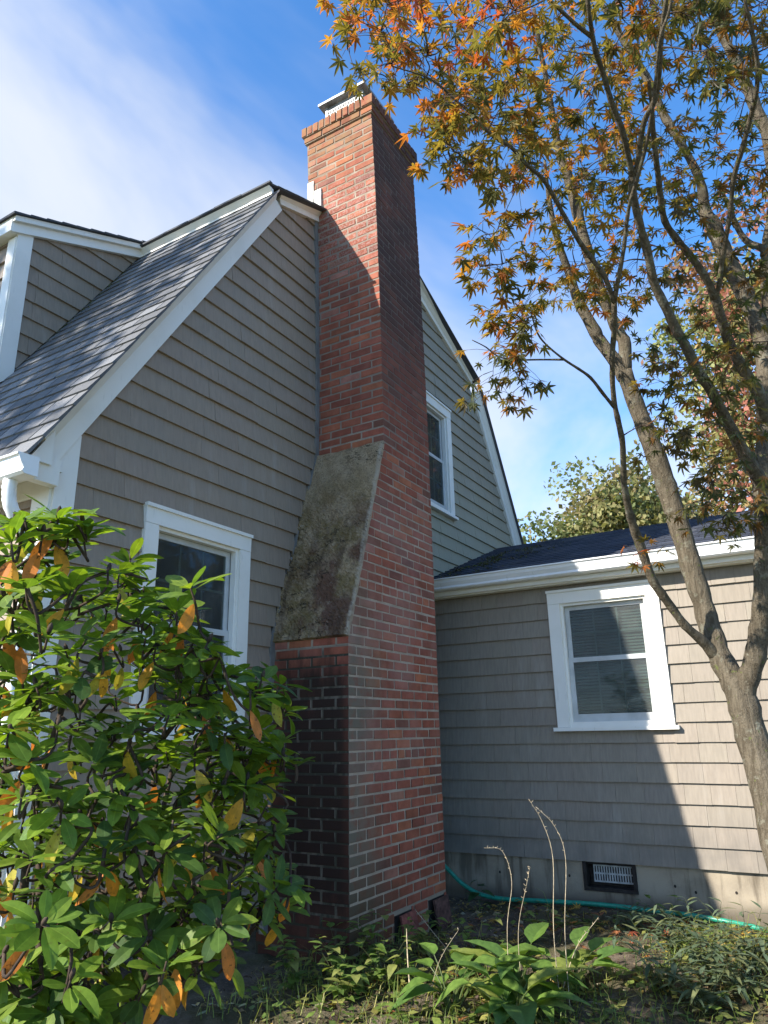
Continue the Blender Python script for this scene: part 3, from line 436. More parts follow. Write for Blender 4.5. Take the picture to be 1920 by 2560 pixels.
SPRAYS = [[2.13,0.9,2.83,1],[2.34,0.7,2.92,1],[1.9,0.58,2.59,1],[1.81,1.05,2.66,1],[2.09,0.75,2.9,1],[1.5,0.95,2.23,1],[2.01,1.2,3.1,1],[2.27,0.72,3.03,1],[1.69,0.76,2.29,1],[1.55,0.86,2.3,1],[1.54,0.97,2.46,1],[1.93,0.81,2.82,1],[1.97,1.06,2.92,1],[1.81,0.86,2.6,1],[2.18,0.83,3.09,1],[2.09,0.68,2.91,1],[1.49,0.78,2.12,1],[1.92,1.29,3.07,1],[2.06,1.24,2.96,1],[1.87,0.55,2.45,1],[1.75,1.14,2.72,1],[1.86,0.57,2.38,1],[1.47,0.8,2.23,1],[1.64,0.45,2.17,1],[1.94,0.55,2.47,1],[1.9,0.64,2.5,1],[1.87,0.88,2.54,1],[2.01,1.26,3.08,1],[2.02,0.59,2.54,1],[2.05,1.17,2.9,1],[2.03,1.07,2.81,1],[2.12,0.83,2.8,1],[1.82,0.66,2.36,1],[1.95,0.87,2.78,1],[1.99,0.82,2.26,0],[2.32,0.8,2.78,0],[2.52,0.84,2.81,0],[2.16,0.65,2.45,0],[2.28,0.9,2.61,0],[1.99,0.87,2.35,0],[1.72,1.14,2.49,0],[2.12,0.86,2.68,0],[1.92,0.79,2.52,0],[1.57,0.9,2.22,0],[1.66,0.89,2.25,0],[2.04,1.05,2.52,0],[1.63,0.9,2.14,0],[1.75,1.11,2.32,0],[2.02,0.71,2.3,0],[2.04,0.61,2.28,0],[1.72,0.54,2.18,0],[2.04,0.66,2.4,0],[2.17,1.25,2.95,0],[1.96,0.62,2.2,0],[2.26,1.13,2.94,0],[1.93,0.9,2.49,0],[1.77,0.65,1.95,0],[1.99,0.62,2.15,0],[2.17,1.21,2.99,0],[1.92,1.06,2.42,0],[2.24,0.92,2.65,0],[1.91,1.01,2.54,0],[2.12,1.01,2.72,0],[2.24,0.72,2.39,0],[2.13,1.05,2.63,0],[2.34,0.97,2.83,0],[2.18,1.11,2.81,0],[2.25,0.76,2.84,0],[1.88,0.74,2.28,0],[1.89,0.69,2.05,0],[1.99,0.94,2.45,0],[1.76,0.77,2.02,0],[1.95,0.65,1.93,0],[1.99,0.6,1.93,0],[2.35,0.86,2.26,0],[2.26,1.03,2.52,0],[2.05,0.93,2.18,0],[1.94,0.92,2.24,0],[2.39,0.9,2.4,0],[2.12,0.89,2.22,0],[1.95,0.6,1.99,0],[2.38,0.86,2.46,0],[2.2,0.96,2.4,0],[2.27,0.88,2.43,0],[2.28,0.99,2.58,0],[1.99,0.82,2.19,0],[2.07,0.76,2.19,0],[2.19,0.88,2.18,0],[1.94,0.67,2.02,0],[2.18,0.69,2.16,0],[1.94,0.87,2.05,0],[1.96,0.83,1.91,0],[1.9,0.83,1.97,0],[1.99,0.86,2.07,0],[2.06,0.8,2.01,0],[1.98,0.77,1.92,0],[2.0,0.85,2.05,0],[2.09,0.91,2.08,0],[2.31,0.91,1.96,0],[2.38,0.75,1.8,0],[2.19,0.78,1.79,0],[2.43,0.87,1.79,0],[2.18,0.7,1.79,0],[2.36,0.84,1.88,0],[2.41,0.9,1.89,0],[2.29,0.85,1.72,0],[2.2,0.74,1.87,0],[2.18,0.83,1.79,0],[2.49,0.83,1.93,0],[2.41,0.84,1.81,0],[2.32,0.9,1.77,0],[2.52,0.84,1.64,0],[2.55,0.83,1.57,0],[2.76,1.05,1.65,0],[2.56,0.94,1.67,0],[2.59,0.83,1.54,0],[2.75,0.92,1.74,0],[2.57,0.82,1.71,0],[2.66,0.82,1.65,0],[2.76,1.02,1.67,0],[2.55,0.81,1.6,0],[2.73,0.95,1.72,0],[2.68,0.94,1.73,0],[2.64,1.0,1.46,2],[2.74,0.9,1.43,2],[2.72,1.06,1.42,2],[2.82,0.91,1.55,2],[2.82,1.05,1.49,2],[2.73,0.95,1.4,2],[2.69,0.94,1.5,2],[2.63,0.98,1.52,2],[3.06,0.59,3.62,0],[3.4,0.68,3.62,0],[3.22,0.29,3.42,0],[2.73,0.46,2.97,0],[2.93,0.45,3.25,0],[2.12,0.44,2.73,0],[3.17,0.64,3.68,0],[3.4,0.41,3.98,0],[2.25,0.5,2.57,0],[3.58,0.44,3.9,0],[3.13,0.33,3.33,0],[3.29,0.76,3.93,0],[2.97,0.7,3.23,0],[2.51,0.45,3.23,0],[3.33,0.81,3.89,0],[2.79,0.25,3.01,0],[2.86,0.74,3.35,0],[2.56,0.22,2.99,0],[3.35,0.74,3.89,0],[2.21,0.24,2.61,0],[2.67,0.46,2.85,0],[2.19,0.15,2.55,0],[2.89,0.74,3.46,0],[2.78,0.64,3.54,0],[2.72,0.3,3.34,0],[2.77,0.31,2.82,0],[3.55,0.36,3.84,0],[2.33,0.23,2.61,0],[2.77,0.7,3.6,0],[3.41,0.44,3.61,0],[3.66,0.5,3.81,0],[2.42,0.37,2.52,0],[2.23,0.55,2.94,0],[2.35,0.32,2.54,0],[2.81,0.53,3.55,0],[2.85,0.57,3.23,0],[2.43,0.21,2.45,0],[3.09,0.53,3.7,0],[2.59,0.21,2.92,0],[3.29,0.57,3.67,0],[2.56,0.38,3.06,0],[2.35,0.63,2.92,0],[2.43,0.3,2.99,0],[3.36,0.86,4.1,0],[2.95,-0.09,3.16,2],[2.76,0.13,3.12,2],[2.47,0.18,2.66,2],[2.45,0.15,2.83,2],[2.23,-0.0,2.38,2],[2.61,0.1,2.66,2],[2.35,-0.06,2.64,2],[2.71,-0.25,2.67,2],[2.71,-0.19,2.82,2],[2.15,-0.12,2.4,2],[3.08,-0.23,2.99,2],[2.91,0.03,2.9,2],[2.82,-0.26,3.01,2],[2.55,-0.28,2.67,2],[2.39,0.04,2.61,2],[2.21,0.08,2.44,2],[2.83,0.1,3.24,2],[2.32,-0.24,2.51,2],[2.76,-0.04,3.04,2],[2.35,0.01,2.43,2],[2.88,-0.04,2.84,2],[2.58,0.11,3.02,2],[2.55,-0.01,2.79,2],[2.55,-0.17,2.78,2],[2.87,-0.06,3.0,2],[2.17,0.12,2.41,2],[2.66,-0.25,2.75,2],[3.11,-0.15,3.02,2],[2.52,-0.1,2.77,2],[2.89,-0.01,3.27,2],[2.75,0.04,3.09,2],[2.86,-0.19,3.06,2],[3.37,0.53,3.17,0],[3.57,0.84,3.62,0],[2.84,0.59,2.39,0],[3.26,0.84,3.53,0],[2.41,0.39,2.49,0],[3.82,0.46,3.41,0],[2.57,0.75,2.46,0],[3.46,0.49,3.03,0],[2.71,0.69,2.31,0],[2.57,0.74,2.39,0],[3.28,0.93,3.24,0],[2.7,0.3,2.26,0],[2.77,0.46,2.31,0],[2.88,0.37,2.75,0],[3.18,0.97,2.93,0],[2.76,0.28,2.46,0],[2.46,0.68,2.48,0],[3.44,0.71,3.12,0],[2.97,0.74,3.13,0],[3.33,0.48,3.06,0],[3.19,0.75,3.04,0],[3.55,0.38,3.1,0],[3.78,0.79,3.29,0],[2.68,0.59,2.8,0],[2.95,0.66,2.51,0],[3.96,0.64,3.49,0],[2.96,0.82,2.68,0],[3.63,1.01,3.42,0],[2.95,0.48,2.54,0],[2.54,0.51,2.49,0],[3.41,0.46,2.76,0],[2.68,0.73,2.67,0],[4.03,0.78,3.33,0],[3.42,0.63,3.51,0],[2.52,0.69,2.43,0],[3.17,0.62,3.13,0],[3.72,0.93,3.56,0],[3.68,0.35,3.39,0],[2.45,0.42,2.47,0],[2.9,0.49,2.66,0],[3.44,0.68,2.99,0],[3.26,0.85,3.4,0],[3.81,0.49,3.79,0],[2.61,0.69,2.4,0],[2.92,0.48,2.85,0],[3.39,0.76,3.13,0],[3.96,0.78,3.34,0],[3.61,0.83,3.58,0],[2.58,0.36,2.19,0],[3.21,0.38,2.74,0],[3.25,0.73,2.89,0],[3.14,0.36,3.05,0],[2.68,0.37,2.2,0],[3.02,0.3,2.42,0],[3.24,0.97,3.06,0],[3.16,0.43,2.84,0],[3.51,0.46,3.2,0],[3.46,0.97,3.59,0],[2.51,0.48,2.32,0],[3.92,1.18,3.49,0],[2.75,0.67,2.94,0],[2.76,0.82,2.77,0],[2.72,0.37,2.53,0],[3.0,0.42,2.92,0],[2.22,-0.01,2.1,2],[3.32,-0.1,2.83,2],[3.69,-0.15,3.12,2],[3.18,-0.18,2.91,2],[2.49,-0.11,2.29,2],[3.11,0.04,3.06,2],[2.94,-0.17,2.8,2],[2.53,0.01,2.53,2],[2.13,-0.01,2.13,2],[3.55,-0.22,3.29,2],[2.97,-0.05,2.61,2],[3.06,-0.21,2.68,2],[2.78,0.12,2.7,2],[3.18,-0.1,3.13,2],[3.39,0.01,3.27,2],[2.89,-0.13,2.81,2],[3.93,0.31,3.17,2],[3.31,0.02,2.67,2],[3.21,0.19,2.81,2],[2.76,0.12,2.39,2],[3.22,0.17,2.36,2],[3.86,0.27,3.34,2],[3.36,0.2,2.65,2],[3.22,0.26,2.45,2],[3.89,-0.08,3.11,2],[2.97,0.21,2.65,2],[3.47,0.19,2.62,2],[3.83,0.13,3.11,2],[3.32,-0.04,2.55,2],[3.24,0.09,2.38,2],[3.53,0.12,2.8,2],[3.63,0.21,3.05,2],[3.51,0.25,3.24,2],[2.79,0.13,2.2,2],[3.98,0.07,2.91,2],[3.08,0.0,2.23,2],[3.49,0.03,2.93,2],[4.07,0.15,3.08,2],[3.88,-0.23,3.07,2],[3.44,-0.07,2.55,2],[3.14,0.11,2.78,2],[3.64,0.33,2.82,2],[3.46,0.17,2.85,2],[2.87,0.21,2.13,2],[4.02,-0.06,2.83,2],[3.7,0.3,3.26,2],[3.82,-0.14,2.8,2],[3.3,-0.16,2.51,2],[3.21,-0.08,2.46,2],[3.49,0.07,2.96,2],[3.28,0.46,2.13,0],[3.35,0.86,2.81,0],[2.98,0.72,2.48,0],[3.53,0.86,2.81,0],[3.73,0.66,2.81,0],[3.67,1.0,2.7,0],[4.03,0.62,2.85,0],[2.9,0.51,1.97,0],[3.43,0.88,2.58,0],[3.44,0.78,2.54,0],[3.54,0.47,2.58,0],[3.3,0.76,2.56,0],[2.81,0.51,2.16,0],[3.39,0.38,2.61,0],[2.91,0.65,1.92,0],[3.64,0.83,2.55,0],[2.96,0.85,2.4,0],[3.14,0.39,2.21,0],[2.93,0.59,2.13,0],[3.78,0.59,2.37,0],[3.57,1.02,2.7,0],[3.89,0.49,2.56,0],[3.57,0.55,2.69,0],[3.71,0.62,2.92,0],[3.89,0.77,2.66,0],[3.47,0.73,2.25,0],[3.32,0.64,2.11,0],[3.9,0.66,2.75,0],[3.4,0.43,2.56,0],[4.1,0.5,2.62,0],[4.02,0.53,2.49,0],[3.88,0.69,2.53,0],[3.78,0.19,2.21,2],[3.1,0.22,1.93,2],[3.94,0.28,2.62,2],[3.77,0.32,2.24,2],[3.48,-0.02,2.09,2],[3.09,0.32,2.21,2],[4.26,0.33,2.44,2],[3.57,0.14,2.46,2],[3.85,0.26,2.68,2],[3.91,0.38,2.53,2],[3.55,0.18,1.93,2],[4.02,-0.09,2.72,2],[3.22,0.14,2.3,2],[3.17,0.08,1.73,2],[3.38,0.02,1.76,2],[3.61,0.2,2.21,2],[3.93,0.17,2.56,2],[3.15,0.25,2.02,2],[3.89,0.12,2.35,2],[3.31,0.06,2.11,2],[3.72,0.35,2.09,2],[3.47,-0.0,2.01,2],[3.99,0.03,2.75,2],[3.2,-0.01,1.8,2],[3.87,0.25,2.14,2],[3.04,0.24,2.07,2],[3.05,0.71,2.1,0],[3.26,0.59,1.94,0],[3.64,1.0,2.38,0],[2.71,0.71,1.85,0],[2.96,0.84,1.99,0],[3.55,0.61,2.21,0],[3.44,1.0,2.24,0],[3.44,0.76,2.25,0],[2.76,0.68,1.91,0],[3.56,1.06,2.59,0],[3.09,0.52,2.0,0],[3.67,0.28,1.8,2],[3.33,0.03,1.65,2],[3.22,0.32,1.51,2],[3.44,0.23,1.44,2],[3.7,0.06,1.55,2],[3.57,0.09,1.37,2],[3.25,0.15,1.21,2],[3.4,0.49,1.85,2],[3.56,0.37,1.57,2],[3.28,0.1,1.21,2],[3.3,0.25,1.3,2],[3.64,0.15,1.77,2],[3.65,0.43,1.49,2],[3.0,0.32,1.56,2],[3.57,0.16,1.14,2],[3.55,0.39,1.34,2],[3.54,0.3,1.32,2],[3.49,0.46,1.8,2],[3.59,0.34,1.81,2],[3.53,0.13,1.66,2],[3.0,0.14,1.38,2],[3.32,0.28,1.09,2],[3.51,0.17,1.5,2],[3.4,0.36,1.65,2],[3.63,0.28,1.24,2],[3.24,0.2,1.41,2],[3.3,0.11,1.47,2],[3.29,0.14,1.11,2],[3.84,0.15,1.56,2],[3.78,0.45,1.74,2],[3.44,0.44,1.72,2],[3.38,0.24,1.72,2],[3.05,0.08,1.5,2],[3.15,0.19,1.51,2],[3.72,0.06,1.78,2],[3.75,0.52,1.79,2],[3.12,0.4,1.41,2],[3.19,0.24,1.48,2],[3.47,0.37,1.1,2],[3.4,0.41,0.96,2],[3.75,0.18,1.1,2],[3.56,0.3,0.86,2],[3.69,0.26,1.09,2],[3.29,0.18,0.92,2],[3.47,0.34,1.0,2],[3.5,0.22,1.12,2],[3.64,0.22,0.93,2],[3.81,0.31,1.05,2],[3.46,0.25,0.92,2],[3.61,0.35,0.9,2],[3.37,0.32,1.07,2],[3.34,0.37,0.9,2],[3.8,0.18,0.97,2],[3.74,0.13,1.03,2],[3.28,0.41,1.39,2],[3.33,0.45,1.26,2],[3.37,0.53,1.38,2],[3.47,0.51,1.29,2],[3.39,0.38,1.31,2],[3.3,0.44,1.3,2],[3.59,0.66,0.82,1],[3.63,0.66,0.77,1],[2.7,0.06,3.56,0],[2.56,0.76,4.26,0],[1.85,0.79,2.95,0],[2.06,0.12,2.86,0],[1.71,0.67,2.48,0],[2.0,0.86,3.14,0],[2.79,1.02,4.21,0],[2.09,0.73,3.18,0],[3.34,-0.96,3.55,0],[2.34,-0.22,3.2,0],[1.91,-0.24,2.55,0],[3.1,-0.83,3.06,0],[2.57,1.37,4.28,0],[2.61,-0.4,2.96,0],[2.68,-0.1,3.1,0],[2.31,1.18,4.39,0],[2.22,-0.21,2.47,0],[2.0,0.95,3.26,0],[2.62,0.19,3.87,0],[2.6,-0.39,2.94,0],[2.33,0.13,3.28,0],[2.81,0.6,4.24,0],[2.73,-0.52,3.51,0],[3.13,-0.6,3.8,0],[2.73,-0.76,3.34,0],[2.36,0.37,3.46,0],[3.27,-0.67,3.66,0],[2.16,0.66,3.14,0],[2.31,0.88,3.48,0],[2.29,0.76,3.29,0],[2.48,-0.16,2.77,0],[2.19,0.03,2.89,0],[2.9,0.12,3.48,0],[2.41,0.68,3.56,0],[2.21,0.39,3.1,0],[3.03,-0.5,3.71,0],[1.92,0.45,3.16,0],[2.75,1.24,4.22,0],[2.72,0.32,4.12,0],[2.3,-0.5,2.82,0],[1.93,0.07,2.87,0],[1.77,0.23,2.79,0],[2.97,-0.13,4.03,0],[2.43,-0.64,2.58,0],[3.06,-0.47,3.82,0],[2.75,0.35,3.73,0],[2.44,-0.23,2.84,0],[2.52,1.03,4.32,0],[1.67,0.94,3.14,0],[2.07,0.24,2.66,0],[1.69,0.79,3.25,0],[2.77,-0.35,3.43,0],[2.26,0.08,3.17,0],[2.36,1.33,3.73,0],[2.19,1.05,4.05,0],[2.86,0.15,3.67,0],[1.83,0.78,2.81,0],[2.51,1.09,3.94,0],[2.47,0.58,3.85,0],[2.79,0.69,4.31,0],[4.31,-0.19,2.09,2],[2.71,-0.7,2.19,2],[3.57,-0.63,3.25,2],[3.61,-0.47,1.85,2],[3.1,-0.33,1.42,2],[3.76,-0.26,1.98,2],[4.19,-0.62,1.78,2],[3.6,-0.52,2.01,2],[3.72,-0.45,3.11,2],[3.06,-0.64,3.03,2],[3.44,-0.75,2.07,2],[3.61,-0.47,2.3,2],[4.29,-0.47,2.08,2],[3.87,-0.68,2.17,2],[2.95,-0.29,2.18,2],[3.26,-0.19,1.55,2],[3.47,-0.59,1.75,2],[3.15,-0.31,3.0,2],[3.35,-0.68,2.58,2],[3.87,-0.3,2.48,2],[3.51,-0.67,2.27,2],[2.36,-0.43,2.31,2],[3.6,-0.74,2.06,2],[3.86,-0.56,1.9,2],[3.88,-0.58,3.01,2],[3.46,-0.91,3.0,2],[3.46,-0.67,2.72,2],[3.62,-0.32,2.11,2],[3.43,-0.74,3.31,2],[3.24,-0.64,1.73,2],[3.05,-0.7,2.78,2],[2.98,-0.38,2.19,2],[2.85,-0.23,2.23,2],[2.62,-0.29,2.19,2],[3.51,-0.12,1.81,2],[3.23,-0.29,2.53,2],[2.61,-0.18,1.87,2],[4.03,-0.39,2.43,2],[3.84,-0.4,3.03,2],[2.61,-0.42,2.5,2],[3.44,-0.78,2.63,2],[2.99,-0.63,1.81,2],[3.13,-0.52,2.54,2],[4.04,-0.5,1.78,2],[3.61,-0.44,1.92,2],[3.11,-0.25,1.97,2],[3.17,-0.36,2.53,2],[3.78,-0.31,3.15,2],[3.14,-0.52,2.46,2],[3.2,-0.59,2.2,2]]
